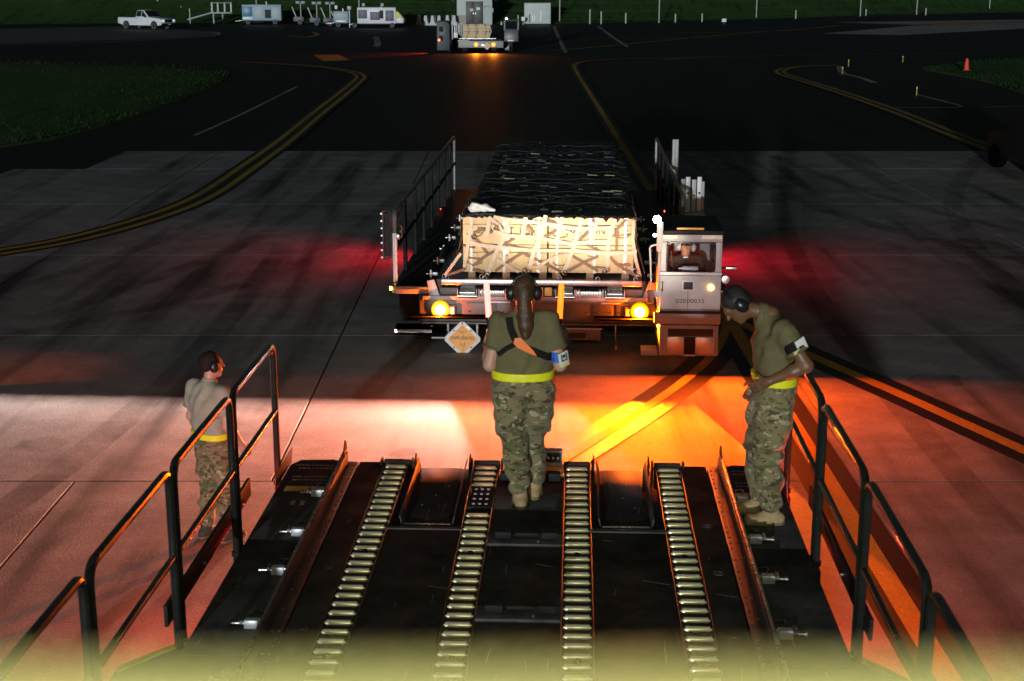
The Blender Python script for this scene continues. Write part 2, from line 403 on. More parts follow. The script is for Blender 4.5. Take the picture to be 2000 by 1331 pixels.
def left_edge(y):                               # the apron ends beside the double yellow line
    t = min(1, max(0, (y - 26) / 16.2)); return -15.9 + 5.3 * t ** 1.3
for r in range(len(JT) - 1):
    y0, y1 = JT[r], JT[r + 1]
    ph = -4.47 if y1 <= 13.75 else -2.46
    le = left_edge((y0 + y1) / 2) if y0 > 25 else -40
    x = ph - 6.1 * 7
    while x < 42:
        a, b = x, x + 6.1
        if b > le + .3: slab(max(a, le), b, y0, y1)
        x += 6.1
# painted lines
def strip(name, pts, w, mat, z, off=0.0, n=12, smooth=True):
    p = smooth_path(pts, n) if smooth else [Vector(q) for q in pts]
    vs = []; fs = []
    for i, q in enumerate(p):
        d = (p[min(i + 1, len(p) - 1)] - p[max(i - 1, 0)]); d.z = 0; d.normalize(); s = Vector((d.y, -d.x, 0))
        a = q + s * (off - w / 2); b = q + s * (off + w / 2)
        vs += [(a.x, a.y, z), (b.x, b.y, z)]
    for i in range(len(p) - 1): fs.append((2 * i, 2 * i + 1, 2 * i + 3, 2 * i + 2))
    me = bpy.data.meshes.new(name); me.from_pydata(vs, [], fs); o = mobj(name, me, mat); o['kind'] = 'structure'
    return o
def px(l, z=0.0): return [at(a, b, z) for a, b in l]
# the long guide line runs straight past the loaders and bends off far behind
lead = [Vector((3.15, 2.0, 0)), Vector((3.22, 12, 0)), Vector((3.32, 30, 0)), Vector((3.42, 55, 0)), Vector((3.5, 78, 0)), Vector((3.75, 85.2, 0)), Vector((5.0, 88.8, 0)), Vector((9, 91.6, 0)), Vector((16, 94.5, 0)), Vector((30, 97, 0))]
strip('taxi_line_border', lead, .56, BLACK_LINE, .004)
strip('taxi_line', lead, .19, YELLOW_LINE, .008)
br1 = px([(1412, 600), (1440, 628), (1500, 657), (1600, 703), (1750, 768), (1900, 836), (2060, 908), (2250, 992)])
strip('taxi_line_border', br1, .60, BLACK_LINE, .0055); strip('taxi_line', br1, .19, YELLOW_LINE, .0095)
br2 = px([(1412, 600), (1418, 640), (1395, 690), (1340, 742), (1255, 802), (1160, 862), (1070, 920), (900, 1040)])
strip('taxi_line_border', br2, .56, BLACK_LINE, .007); strip('taxi_line', br2, .13, YELLOW_LINE, .011)
dl = px([(-160, 515), (0, 493), (150, 466), (300, 424), (400, 383), (480, 330), (560, 272), (620, 222), (665, 187), (698, 159), (704, 150), (692, 142), (650, 134), (590, 128), (480, 122)])
strip('edge_line_border', dl, .85, BLACK_LINE, .004); strip('edge_line', dl, .17, YELLOW_LINE, .008, -.2); strip('edge_line', dl, .17, YELLOW_LINE, .008, .2)
dr = px([(2150, 372), (1955, 298), (1850, 258), (1750, 218), (1640, 180), (1560, 155), (1527, 144), (1528, 137), (1560, 131), (1640, 128)])
strip('edge_line_border', dr, .85, BLACK_LINE, .0045); strip('edge_line', dr, .17, YELLOW_LINE, .0085, -.2); strip('edge_line', dr, .17, YELLOW_LINE, .0085, .2)
for pts, w, mt in (([(380, 265), (430, 243), (500, 210), (580, 170)], .14, WHITE_LINE), ([(1080, 98), (1110, 97), (1250, 84), (1400, 70), (1560, 57)], .3, YELLOW_LINE),
                   ([(1082, 52), (1094, 80), (1104, 103)], .3, WHITE_LINE), ([(1168, 52), (1200, 75), (1226, 92)], .3, WHITE_LINE), ([(1135, 76), (1330, 75), (1420, 73)], .3, WHITE_LINE),
                   ([(1322, 64), (1440, 64), (1560, 58), (1640, 50)], .32, YELLOW_LINE), ([(1640, 130), (1646, 143), (1680, 152), (1708, 162)], .35, WHITE_LINE),
                   ([(1740, 210), (1810, 211), (1875, 209), (1850, 200), (1790, 185)], .16, WHITE_LINE), ([(1920, 210), (1990, 208), (2090, 206)], .14, WHITE_LINE),
                   ([(0, 87), (200, 83), (330, 76), (410, 71), (428, 66), (415, 62)], .35, WHITE_LINE), ([(560, 70), (600, 73), (620, 68), (612, 63)], .4, YELLOW_LINE),
                   ([(735, 92), (738, 84), (733, 72)], .5, WHITE_LINE), ([(1500, 112), (1380, 113), (1290, 117)], .25, WHITE_LINE)):
    strip('faded_line', px(pts, GZ), w, mt, GZ + .006)
for nm, pl, mt in (('faded_patch', [(612, 108), (660, 107), (684, 118), (632, 120)], YELLOW_LINE), ('pale_pavement', [(1605, 66), (1780, 51), (2060, 42), (2060, 53), (1930, 60), (1760, 69)], PALE_PAVE),
                   ('pale_pavement', [(1630, 44), (2060, 38), (2060, 41.5), (1790, 49)], PALE_PAVE), ('pale_pavement', [(-60, 58), (240, 52), (420, 62), (425, 68), (330, 75), (0, 86), (-60, 87)], ground_mat('grey_pave', (.075, .075, .075), (.11, .11, .11), (.05, .05, .05), .7, .5))):
    sheet(nm, px(pl, GZ), GZ + .004, mt)
sheet('faded_patch', px([(1800, 47), (1850, 44), (1950, 45), (1905, 49), (1830, 50)], GZ), GZ + .008, YELLOW_LINE)
for k, pts in enumerate(([(-9, 21, 0), (-7, 27, 0), (-6.2, 34, 0), (-6, 42, 0)], [(-7.1, 21, 0), (-5.2, 27, 0), (-4.4, 34, 0), (-4.2, 42, 0)], [(14, 19, 0), (10, 24, 0), (7, 31, 0), (5.6, 41, 0)], [(16, 20, 0), (12, 25, 0), (9, 32, 0), (7.5, 41, 0)],
                       [(-13, 15, 0), (-8, 19, 0), (-4, 24.5, 0), (-2.6, 34, 0)], [(8.5, 13, 0), (8.2, 22, 0), (10, 32, 0), (13.5, 41, 0)], [(4.6, 12.5, 0), (4.9, 22, 0), (6.2, 33, 0), (7.6, 41, 0)], [(-6, 9.5, 0), (-4.9, 13, 0), (-4.3, 19, 0), (-4.4, 27, 0)])):
    strip('tyre_mark', pts, .34 + .05 * (k % 3), TYRE, .0025 + .00015 * k)
for k, (x, y, r_) in enumerate(((-5.2, 14.9, .35), (6.2, 12.6, .3), (-8.5, 22, .6), (9.0, 27, .7), (-1.2, 14.6, .18), (5.4, 17.5, .4), (-3.4, 30.0, .5))):
    sheet('oil_stain', [(x + r_ * math.cos(a) * random.uniform(.6, 1.2), y + r_ * math.sin(a) * random.uniform(.6, 1.2)) for a in np.linspace(0, 6.28, 15)[:-1]], .0019, TYRE)
# grass: two islands and the slope beyond the fence
def island(name, pl, label):
    pts = smooth_path(px(pl, GZ) + [at(*pl[0], GZ)], 6)[:-1]
    c = sum(pts, Vector()) / len(pts); n = len(pts)
    vs = []; fs = []
    for k, (sc, z) in enumerate(((1, .0), (.97, .05), (.8, .10), (.5, .12))):
        for p in pts: q = c + (p - c) * sc; vs.append((q.x, q.y, GZ + .002 + z + (random.uniform(-.02, .02) if k else 0)))
    for k in range(3):
        for i in range(n): j = (i + 1) % n; fs.append((k * n + i, k * n + j, (k + 1) * n + j, (k + 1) * n + i))
    fs.append(tuple(3 * n + i for i in range(n)))
    o = MB().add(vs, fs).obj(name, GRASS_G, smooth=60); o['kind'] = 'structure'
    gv = []; gf = []                                    # blades, nobody could count them
    for _ in range(6000):
        i = random.randrange(n); j = (i + 1) % n; a, b = random.random(), random.random()
        if a + b > 1: a, b = 1 - a, 1 - b
        p = c + (pts[i] - c) * a + (pts[j] - c) * b
        if math.sin(p.x * .55 + 1.3 * math.sin(p.y * .35)) + math.sin(p.y * .8 + p.x * .2) < random.uniform(-1.6, .5): continue
        h = random.uniform(.05, .17); an = random.uniform(0, 6.28); w = random.uniform(.02, .05)
        dx, dy = math.cos(an) * w, math.sin(an) * w; k = len(gv); z = GZ + .06
        gv += [(p.x - dx, p.y - dy, z), (p.x + dx, p.y + dy, z), (p.x + random.uniform(-.06, .06), p.y + random.uniform(-.06, .06), z + h)]; gf.append((k, k + 1, k + 2))
    me = bpy.data.meshes.new('grass'); me.from_pydata(gv, [], gf)
    tag(mobj('grass', me, M('grass_blade', (.013, .03, .008), .8, 0, .6, .25, spec=.1)), label, 'grass', kind='stuff')
island('grass_island', [(-240, 330), (0, 290), (120, 270), (220, 243), (330, 205), (405, 176), (446, 152), (430, 140), (330, 131), (150, 125), (0, 121), (-240, 118)], 'dark green grass on the left island beside the taxiway')
island('grass_island', [(1800, 137), (1860, 126), (2000, 113), (2200, 104), (2300, 240), (2100, 205), (2000, 184), (1920, 160)], 'dark green grass on the right island by the cone')
edge = [(-500, 52), (0, 48), (400, 44), (800, 48), (1080, 47.5), (1300, 42), (1500, 37), (1700, 30), (2000, 24), (2500, 16)]
vs = []; fs = []; E = px(edge, GZ); n = len(E)
for k, (d, z) in enumerate(((0, 0), (4, .5), (14, 2.6), (40, 9.0), (110, 24.0), (300, 50), (700, 80))):
    for p in E: vs.append((p.x * (1 + d / 200), p.y + d, GZ + .002 + z + (random.uniform(-.1, .1) * min(3, z) * .7)))
for k in range(6):
    for i in range(n - 1): fs.append((k * n + i, k * n + i + 1, (k + 1) * n + i + 1, (k + 1) * n + i))
o = MB().add(vs, fs).obj('grass_hill', ground_mat('hill_turf', (.04, .10, .022), (.06, .15, .035), (.02, .04, .012), .9, .7, .1, .6), smooth=60); o['kind'] = 'structure'

# ================================================================== BODIES (distance fields meshed into one skin)
def surfnet(D, org, h):
    s = D < 0
    nx, ny, nz = D.shape
    cnt = np.zeros((nx - 1, ny - 1, nz - 1), np.int8)
    for i in (0, 1):
        for j in (0, 1):
            for k in (0, 1): cnt += s[i:nx - 1 + i, j:ny - 1 + j, k:nz - 1 + k]
    act = (cnt > 0) & (cnt < 8)
    I = np.argwhere(act)
    idx = -np.ones(act.shape, np.int64); idx[act] = np.arange(len(I))
    acc = np.zeros((len(I), 3)); m = np.zeros(len(I))
    C = [(i, j, k) for i in (0, 1) for j in (0, 1) for k in (0, 1)]
    for a in C:
        for ax in range(3):
            if a[ax]: continue
            b = list(a); b[ax] = 1
            da = D[I[:, 0] + a[0], I[:, 1] + a[1], I[:, 2] + a[2]]; db = D[I[:, 0] + b[0], I[:, 1] + b[1], I[:, 2] + b[2]]
            x = (da < 0) != (db < 0)
            t = np.where(x, da / np.where(x, da - db, 1), 0)
            pos = np.tile(np.array(a, float), (len(I), 1)); pos[:, ax] += t
            acc += pos * x[:, None]; m += x
    V = org + h * (I + acc / m[:, None])
    F = []
    for ax in range(3):
        u, w = [(1, 2), (2, 0), (0, 1)][ax]
        sl0 = [slice(None)] * 3; sl1 = [slice(None)] * 3
        sl0[ax] = slice(0, -1); sl1[ax] = slice(1, None)
        A = s[tuple(sl0)]; B = s[tuple(sl1)]
        E = np.argwhere(A != B)
        E = E[(E[:, u] > 0) & (E[:, w] > 0) & (E[:, u] < D.shape[u] - 1) & (E[:, w] < D.shape[w] - 1)]
        if not len(E): continue
        def cell(du, dw):
            q = E.copy(); q[:, u] += du; q[:, w] += dw; return idx[q[:, 0], q[:, 1], q[:, 2]]
        Q = np.stack([cell(-1, -1), cell(0, -1), cell(0, 0), cell(-1, 0)], 1)
        fl = A[E[:, 0], E[:, 1], E[:, 2]]
        Q[~fl] = Q[~fl][:, ::-1]
        F.append(Q)
    return V, np.concatenate(F)
class Field:
    """list of primitives joined by a smooth union; then clipped by half spaces"""
    def __init__(s, k=0.03): s.p = []; s.k = k; s.clip = []; s.wr = None
    def cap(s, a, b, ra, rb=None, k=None, cut=None):
        s.p.append(('c', np.array(a, float), np.array(b, float), ra, ra if rb is None else rb, k, cut)); return s
    def ell(s, c, r, rot=None, k=None):
        s.p.append(('e', np.array(c, float), np.array(r, float), None if rot is None else np.array(rot, float), k)); return s
    def plane(s, pt, n): s.clip.append((np.array(pt, float), np.array(n, float) / np.linalg.norm(n))); return s
    def one(s, q, P):
        if q[0] == 'c':
            _, a, b, ra, rb, _, cut = q; ba = b - a; L = max(1e-9, ba @ ba)
            t = ((P - a) @ ba) / L; tc = np.clip(t, 0, 1)
            d = np.linalg.norm(P - a - tc[..., None] * ba, axis=-1) - (ra + (rb - ra) * tc)
            if cut is not None: d = np.maximum(d, (t - cut) * math.sqrt(L))
            return d
        _, c, r, rot, _ = q; Q = P - c
        if rot is not None: Q = Q @ rot
        k0 = np.linalg.norm(Q / r, axis=-1); k1 = np.linalg.norm(Q / (r * r), axis=-1)
        return k0 * (k0 - 1) / np.maximum(k1, 1e-9)
    def bounds(s, q):
        if q[0] == 'c':
            R_ = max(q[3], q[4]); return np.minimum(q[1], q[2]) - R_, np.maximum(q[1], q[2]) + R_
        R_ = q[2].max() if q[3] is not None else q[2]; return q[1] - R_, q[1] + R_
    @staticmethod
    def smin(a, b, k):
        h = np.clip(0.5 + 0.5 * (b - a) / k, 0, 1); return b + (a - b) * h - k * h * (1 - h)
    def val(s, P):
        P = np.atleast_2d(np.array(P, float)); D = np.full(P.shape[:-1], 1.0)
        for q in s.p:
            k = q[5] if q[0] == 'c' else q[4]; D = s.smin(D, s.one(q, P), k or s.k)
        for p, n in s.clip: D = np.maximum(D, (P - p) @ n)
        return D
    def mesh(s, h=0.01, pad=0.04):
        lo = np.min([s.bounds(q)[0] for q in s.p], 0) - pad; hi = np.max([s.bounds(q)[1] for q in s.p], 0) + pad
        n = np.ceil((hi - lo) / h).astype(int) + 1
        ax = [lo[i] + h * np.arange(n[i]) for i in range(3)]
        D = np.full(tuple(n), 0.5)
        for q in s.p:
            k = (q[5] if q[0] == 'c' else q[4]) or s.k
            a, b = s.bounds(q); m = max(k, .03) * 1.6 + 2 * h
            i0 = np.maximum(0, ((a - m - lo) / h).astype(int)); i1 = np.minimum(n, ((b + m - lo) / h).astype(int) + 2)
            sl = tuple(slice(i0[i], i1[i]) for i in range(3))
            G = np.stack(np.meshgrid(ax[0][sl[0]], ax[1][sl[1]], ax[2][sl[2]], indexing='ij'), -1)
            D[sl] = s.smin(D[sl], s.one(q, G), k)
        G = np.stack(np.meshgrid(*ax, indexing='ij'), -1)
        if s.wr: D = D + s.wr(G)
        for p, nn in s.clip: D = np.maximum(D, (G - p) @ nn)
        D[0] = D[-1] = .5; D[:, 0] = D[:, -1] = .5; D[:, :, 0] = D[:, :, -1] = .5
        V, F = surfnet(D, lo, h)
        me = bpy.data.meshes.new('body'); me.from_pydata(V.tolist(), [], F.tolist()); me.shade_smooth(); return me
def folds(amp, seed, f=38.0, zs=1.0):
    rs = np.random.RandomState(seed); ph = rs.uniform(0, 6.28, 8)
    def w(G):
        x, y, z = G[..., 0], G[..., 1], G[..., 2]
        a = np.sin(f * z * zs + 9 * np.sin(6 * x + ph[0]) + 5 * np.sin(7 * y + ph[1]) + ph[2])
        b = np.sin(f * .62 * (x * .7 + y * .5 + z * zs * 1.1) + 4 * np.sin(11 * z + ph[3]) + ph[4])
        c = np.sin(f * .45 * (y - x + .6 * z) + 3 * np.sin(9 * z + ph[5]))
        return amp * (.5 * a * (.5 + .5 * b) + .35 * b + .3 * c)
    return w
def V3(*a): return np.array(a, float)
def lerp(a, b, t): return np.array(a, float) * (1 - t) + np.array(b, float) * t
def hand(F, wr, d, nrm, side, curl=0.6, sc=1.0):
    """palm, four fingers and a thumb; d: forearm direction, nrm: out of the palm, side: +1 thumb towards cross(d,nrm)"""
    d = np.array(d, float); d /= np.linalg.norm(d); nrm = np.array(nrm, float); nrm -= d * (nrm @ d); nrm /= np.linalg.norm(nrm)
    t = np.cross(d, nrm) * side
    F.cap(wr, wr + d * .03 * sc, .026 * sc, .028 * sc, k=.02)
    for q in (-.028, -.010, .010, .028): F.cap(wr + d * .02 * sc + t * q * .7 * sc, wr + d * .082 * sc + t * q * sc, .0135 * sc, .0125 * sc, k=.012)
    for q, L in ((.030, .068), (.010, .078), (-.010, .072), (-.029, .056)):
        p = wr + d * .088 * sc + t * q * sc; dd = d; an = curl * .7
        for seg in (.45, .31, .24):
            dd = d * math.cos(an) + nrm * math.sin(an); e = p + dd * L * seg * sc
            F.cap(p, e, .0092 * sc, .0084 * sc, k=.004); p = e; an += curl
    p = wr + d * .028 * sc + t * .03 * sc; dd = d * .55 + t * .75 + nrm * .35; dd /= np.linalg.norm(dd)
    e = p + dd * .045 * sc; F.cap(p, e, .0125 * sc, .0105 * sc, k=.01)
    dd = d * .8 + nrm * (.25 + .5 * curl) + t * .1; dd /= np.linalg.norm(dd); F.cap(e, e + dd * .03 * sc, .0105 * sc, .009 * sc, k=.005)
def person(name, label, loc, rz, J, st):
    """J: joints in metres, y forward, x to the person's right; st: styling"""
    root = empty(name, loc, rz); tag(root, label, 'person')
    J = {k: np.array(v, float) for k, v in J.items()}
    B = Field(.028); w = st.get('w', 1.0)
    pel, che, nk, hd = J['pel'], J['che'], J['nk'], J['hd']
    X = V3(1, 0, 0)
    sx = (J['shR'] - J['shL']); sx = sx / np.linalg.norm(sx); hx = J['hipR'] - J['hipL']; hx = hx / np.linalg.norm(hx)
    def torso(F, e):
        for sg in (-1, 1):
            F.cap(pel + hx * .075 * sg * w, lerp(pel, che, .45) + lerp(hx, sx, .5) * .075 * sg * w, .105 * w + e, .10 * w + e)
            F.cap(lerp(pel, che, .45) + lerp(hx, sx, .5) * .075 * sg * w, che + sx * .09 * sg, .10 * w + e, .105 + e)
        F.cap(pel, lerp(pel, che, .45), .118 * w + e, .112 * w + e, k=.05); F.cap(lerp(pel, che, .45), che, .112 * w + e, .120 + e, k=.05)
        F.cap(J['shL'] - sx * -.02, J['shR'] - sx * .02, .058 + e, k=.06)
        F.cap(che, nk, .09 + e, .05 + e, k=.05)
    torso(B, -.006)
    fw = np.array(st.get('face', (0, 1, 0)), float); fw /= np.linalg.norm(fw)
    up = hd - nk; up = np.array(st.get('up', up), float); up = up - fw * (up @ fw); up /= np.linalg.norm(up); rt = np.cross(fw, up)
    HR = np.stack([rt, fw, up], 1)
    def H(x, y, z): return hd + rt * x + fw * y + up * z
    B.cap(nk - (hd - nk) * .3, H(0, -.015, -.06), .056, .05)
    B.ell(H(0, -.012, .025), (.074, .094, .088), HR); B.ell(H(0, .022, -.045), (.058, .068, .075), HR)
    B.cap(H(0, .088, .012), H(0, .108, -.022), .009, .014, k=.012)
    B.cap(H(-.035, .077, .026), H(.035, .077, .026), .012, k=.02)
    B.cap(H(-.018, .083, -.055), H(.018, .083, -.055), .008, k=.012)
    B.ell(H(0, .062, -.095), (.026, .024, .02), HR)
    for sg in (-1, 1):
        B.ell(H(.077 * sg, -.01, -.005), (.01, .022, .033), HR, k=.008)
        B.ell(H(.031 * sg, .078, .008), (.013, .008, .008), HR, k=.006)
    for s_ in 'LR':
        sh, el, wr = J['sh' + s_], J['el' + s_], J['wr' + s_]
        B.cap(sh, el, .05, .042); B.cap(el, lerp(el, wr, .35), .043, .044); B.cap(lerp(el, wr, .35), wr, .044, .028)
        d = J.get('hd' + s_, wr - el); hand(B, wr, d, J.get('pn' + s_, V3(-1 if s_ == 'R' else 1, .3, 0)), st.get('thumb' + s_, 1 if s_ == 'R' else -1), st.get('curl' + s_, .35))
        hp, kn, an = J['hip' + s_], J['kn' + s_], J['an' + s_]
        B.cap(hp, kn, .082 * w, .055); B.cap(kn, lerp(kn, an, .35), .055, .056); B.cap(lerp(kn, an, .35), an, .056, .036)
        td = np.array(st.get('toe' + s_, (0, 1, 0)), float); td /= np.linalg.norm(td)
        B.cap(an + V3(0, 0, -.045), an + td * .12 + V3(0, 0, -.06), .034, .028)
    mobj('body', B.mesh(.0085), st['skin'], root)
    # --- shirt
    S = Field(.035); torso(S, .010)
    bz = J['pel'][2] + st.get('belt', .06)
    for s_ in 'LR':
        sh, el = J['sh' + s_], J['el' + s_]
        if st.get('long'):
            S.cap(sh, el, .064, .056); S.cap(el, J['wr' + s_], .056, .04, cut=.97)
        else: S.cap(sh, el, .068, .086, k=.04, cut=st.get('sleeve', .66))
    S.wr = folds(st.get('swr', .013), st['seed'], 22, .8)
    bn = np.array(st.get('beltn', (0, 0, 1)), float); bp = V3(pel[0], pel[1], bz)
    S.plane(bp - bn * .03, -bn); S.plane(lerp(nk, hd, .22), (hd - nk))
    mobj('jacket' if st.get('long') else 'shirt', S.mesh(.010), st['shirt'], root)
    if not st.get('long'):
        for s_ in 'LR':
            sh, el = J['sh' + s_], J['el' + s_]; c = st.get('sleeve', .66); hm = Field(.01); hm.cap(sh, el, .071, .089, cut=c + .004); hm.plane(lerp(sh, el, c - .055), sh - el)
            mobj('sleeve_hem', hm.mesh(.007), st['shirt'], root)
        co = Field(.02); co.cap(lerp(che, nk, .75), lerp(nk, hd, .3), .082, .062); co.plane(lerp(nk, hd, .20), hd - nk); co.plane(lerp(nk, hd, -.02), nk - hd)
        mobj('collar', co.mesh(.006), st['shirt'], root)
    # --- trousers
    T = Field(.035)
    for sg in (-1, 1): T.cap(pel + hx * .075 * sg * w, lerp(pel, che, .35) + hx * .075 * sg * w, .118 * w, .112 * w)
    T.cap(pel - V3(0, 0, .02), lerp(pel, che, .35), .134 * w, .130 * w, k=.05)
    for s_ in 'LR':
        hp, kn, an = J['hip' + s_], J['kn' + s_], J['an' + s_]
        b = st.get('bag', 1.0)
        T.cap(hp, lerp(hp, kn, .5), .108 * w * b, .104 * w * b, k=.03); T.cap(lerp(hp, kn, .5), kn, .104 * w * b, .082 * b, k=.03)
        T.cap(kn, lerp(kn, an, .42), .082 * b, .080 * b, k=.03); T.cap(lerp(kn, an, .42), lerp(kn, an, .80), .080 * b, .066 * b, k=.03)
        fwd = np.array(st.get('toe' + s_, (0, 1, 0)), float); out = np.cross(fwd, V3(0, 0, 1)) * (1 if s_ == 'R' else -1)
        T.ell(lerp(hp, kn, .62) + out * .085 * b, (.035, .075, .10), k=.025)          # cargo pocket
    T.wr = folds(st.get('twr', .016), st['seed'] + 5, 34, 1.2)
    T.plane(bp + bn * .012, bn)
    mobj('trousers', T.mesh(.010), st['trousers'], root)
    # --- reflective belt
    if st.get('beltmat'):
        Q = Field(.035); torso(Q, .028); Q.plane(bp + bn * (.028), bn); Q.plane(bp - bn * .030, -bn)
        mobj('reflective_belt', Q.mesh(.008), st['beltmat'], root)
    # --- boots
    for s_ in 'LR':
        an, kn = J['an' + s_], J['kn' + s_]; td = np.array(st.get('toe' + s_, (0, 1, 0)), float); td /= np.linalg.norm(td); sd = np.cross(td, V3(0, 0, 1))
        g = an[2] - .085
        b = Field(.02); b.cap(an + V3(0, 0, -.03), lerp(an, kn, .36), .052, .058)
        A = V3(an[0], an[1], g)
        b.cap(A - td * .045 + V3(0, 0, .045), A + td * .06 + V3(0, 0, .05), .043, .046)
        for q in (-.018, .018): b.cap(A + td * .04 + sd * q + V3(0, 0, .042), A + td * .155 + sd * q * .9 + V3(0, 0, .036), .040, .032)
        b.plane(A + V3(0, 0, .018), V3(0, 0, -1)); b.plane(lerp(an, kn, .34), kn - an)
        b.wr = folds(.003, st['seed'] + 9, 60)
        bo = mobj('boot', b.mesh(.008), st.get('bootm', BOOT), root)
        o = Field(.02); o.cap(A - td * .047 + V3(0, 0, .03), A + td * .05 + V3(0, 0, .03), .047, .048)
        for q in (-.02, .02): o.cap(A + td * .04 + sd * q + V3(0, 0, .03), A + td * .16 + sd * q * .9 + V3(0, 0, .03), .043, .037)
        o.plane(A + V3(0, 0, .026), V3(0, 0, 1)); o.plane(A, V3(0, 0, -1))
        mobj('sole', o.mesh(.007), SOLE, bo)
    # --- hair
    h = Field(.02); h.ell(H(0, -.02, .034), (.081, .096, .088), HR); h.ell(H(0, -.05, -.01), (.074, .062, .07), HR)
    h.plane(H(0, .055, .03), fw * .9 - up * .45); h.plane(H(0, -.06, -.055), -up * .9 + fw * .35)
    if 'tail' in st:
        t = st['tail']
        for i in range(len(t) - 1): h.cap(H(*t[i][:3]), H(*t[i + 1][:3]), t[i][3], t[i + 1][3], k=.02)
        h.clip = [h.clip[0]]
    h.wr = folds(.004, st['seed'] + 3, 70, .3)
    mobj('hair', h.mesh(.007), st['hair'], root)
    # --- ear defenders
    es = st.get('ears')
    if es:
        m = MB(); pts = [H(.092 * math.sin(a), -.01, .005 + .118 * math.cos(a)) for a in np.linspace(-1.45, 1.45, 17)]
        m.ribbon(pts, [p - hd for p in pts], .026, .006); hs = m.obj('headset', es[0], root)
        for sg in (-1, 1):
            c = Field(.012); c.ell(H(.100 * sg, -.012, -.008), (.030, .040, .052), HR); c.ell(H(.083 * sg, -.012, -.008), (.016, .043, .055), HR)
            mobj('ear_cup', c.mesh(.006), es[1], hs)
    return root, B, S, H

# ================================================================== LOADER IN THE FOREGROUND
FG = empty('cargo_loader', (0.155, 10.44, 0), R(-2.5))
tag(FG, 'black roller deck of the cargo loader filling the foreground, with tubular guard rails', 'cargo loader')
DZ = 1.36
def plate(x0, x1, y0, y1, z0, z1, name='deck_plate', mat=None, bev=.004, par=None):
    return MB().bx(x0, x1, y0, y1, z0, z1).obj(name, mat or DECKP, par or FG, bev)
YB = -9.0
plate(-1.86, 1.86, YB, -.06, 1.10, 1.275, 'deck_frame', BLACKP, .01)
for s in (-1, 1):
    def X(a, b): return (min(s * a, s * b), max(s * a, s * b))
    plate(*X(1.145, 1.335), YB, -.02, 1.28, DZ - .012)
    plate(*X(.45, .943), YB, -1.36, 1.28, DZ - .012)
    # recessed tray between the roller tracks, with folded flanges and a bright rear edge
    t = plate(*X(.54, .82), -1.28, -.10, 1.315, 1.335, 'tray', BLACKP)
    for q in range(7): MB().box((s * random.uniform(.57, .79), random.uniform(-1.2, -.2), 1.3355), (.003, random.uniform(.04, .25), .0006), rotm(0, 0, random.uniform(-6, 6))).obj('scratch', M('scuff', (.13, .12, .11), .5, 0, .5, 20), t, 0, 0)
    plate(*X(.45, .943), -1.36, -.05, 1.279, 1.314, 'tray_bed', BLACKP)
    for a in (.505, .865):
        MB().box((s * a, -.68, 1.365), (.010, 1.22, .08), rotm(0, 14 * (1 if a > .6 else -1) * s, 0)).obj('tray_flange', WORN, FG, .003)
        MB().prism([(-.0, 1.28), (-.16, 1.28), (-.16, 1.40), (-.03, 1.43)], 'x', s * (a + (.03 if a > .6 else -.03)) - .006, s * (a + (.03 if a > .6 else -.03)) + .006).obj('tray_lug', BLACKP, FG, .002)
    MB().bx(*X(.52, .85), -1.31, -1.29, 1.336, 1.355).obj('tray_stop', STEEL, FG, .003)
    MB().bx(*X(.43, .96), -1.40, -1.35, 1.335, 1.357).obj('tray_hinge', WORN, FG, .004)
    for i in range(3): MB().cyl((s * (.6 + i * .08), -.5 - i * .2, 1.335), (s * (.6 + i * .08), -.5 - i * .2, 1.338), .008).obj('rivet', STEEL, FG)
    # guide rail along the pallets: angle section, bolts, pointed front ear
    gr = MB().bx(*X(1.424, 1.436), YB, -.05, 1.30, 1.445).bx(*X(1.345, 1.424), YB, -.03, 1.30, 1.352).obj('guide_rail', WORN, FG, .003)
    MB().bx(*X(1.438, 1.462), YB, -.05, 1.425, 1.448).obj('rail_lip', STEEL, gr, .004)
    MB().prism([(-.16, 1.44), (.02, 1.44), (.0, 1.50), (-.05, 1.53)], 'x', s * 1.445 - .004, s * 1.445 + .004).obj('rail_ear', BLACKP, gr)
    bolt = MB().lathe([(.010, 0), (.010, .004), (.006, .009)], (0, 0, 0), 'x' if False else 'z', 8).mesh()
    for i in range(42):
        for a, z in ((1.365, 1.352), (1.405, 1.352)):
            if (i % 6 == 5) or (a > 1.38 and i % 3): continue
            mobj('bolt', bolt, STEEL, gr, (s * a, -.14 - i * .095, z))
    # outer walkway
    for k, (y0, y1) in enumerate(((-1.62, -.12), (-3.3, -1.63), (-5.2, -3.31), (YB, -5.21))):
        w = plate(*X(1.47, 1.86), y0, y1, 1.28, 1.352, 'walkway_plate', DECKP, .005)
        if k == 0:
            MB().prism([(s * 1.47, -.12), (s * 1.86, -.12), (s * 1.80, .0), (s * 1.55, .02), (s * 1.47, -.03)], 'z', 1.29, 1.349).obj('nose_plate', DECKP, FG, .003)
            for r_ in range(5):                                   # worn stencil lines, not readable
                y = -.14 - r_ * .07 - (.12 if r_ > 1 else 0); x = 1.52
                if -.62 < y < -.5: continue
                m = MB()
                while x < 1.78:
                    l = random.uniform(.015, .045); m.bx(min(s * x, s * (x + l)), max(s * x, s * (x + l)), y, y + .018, 1.3522, 1.3526); x += l + .010
                m.obj('stencil_line', M('stencil', (.30, .24, .17), .6), w, smooth=0)
            MB().bx(*X(1.49, 1.80), -.70, -.60, 1.3522, 1.3530).obj('painted_band', YPAINT, w, smooth=0)
            for r_ in range(2): MB().bx(*X(1.60 + r_ * .07, 1.63 + r_ * .07), -.98, -.90, 1.3522, 1.353).obj('painted_mark', M('stencil', (.3, .24, .17)), w, smooth=0)
    MB().box((s * 1.868, -.34, 1.40), (.006, .62, .13), rotm(0, -6 * s, 0)).obj('edge_guard', WORN, FG, .001)
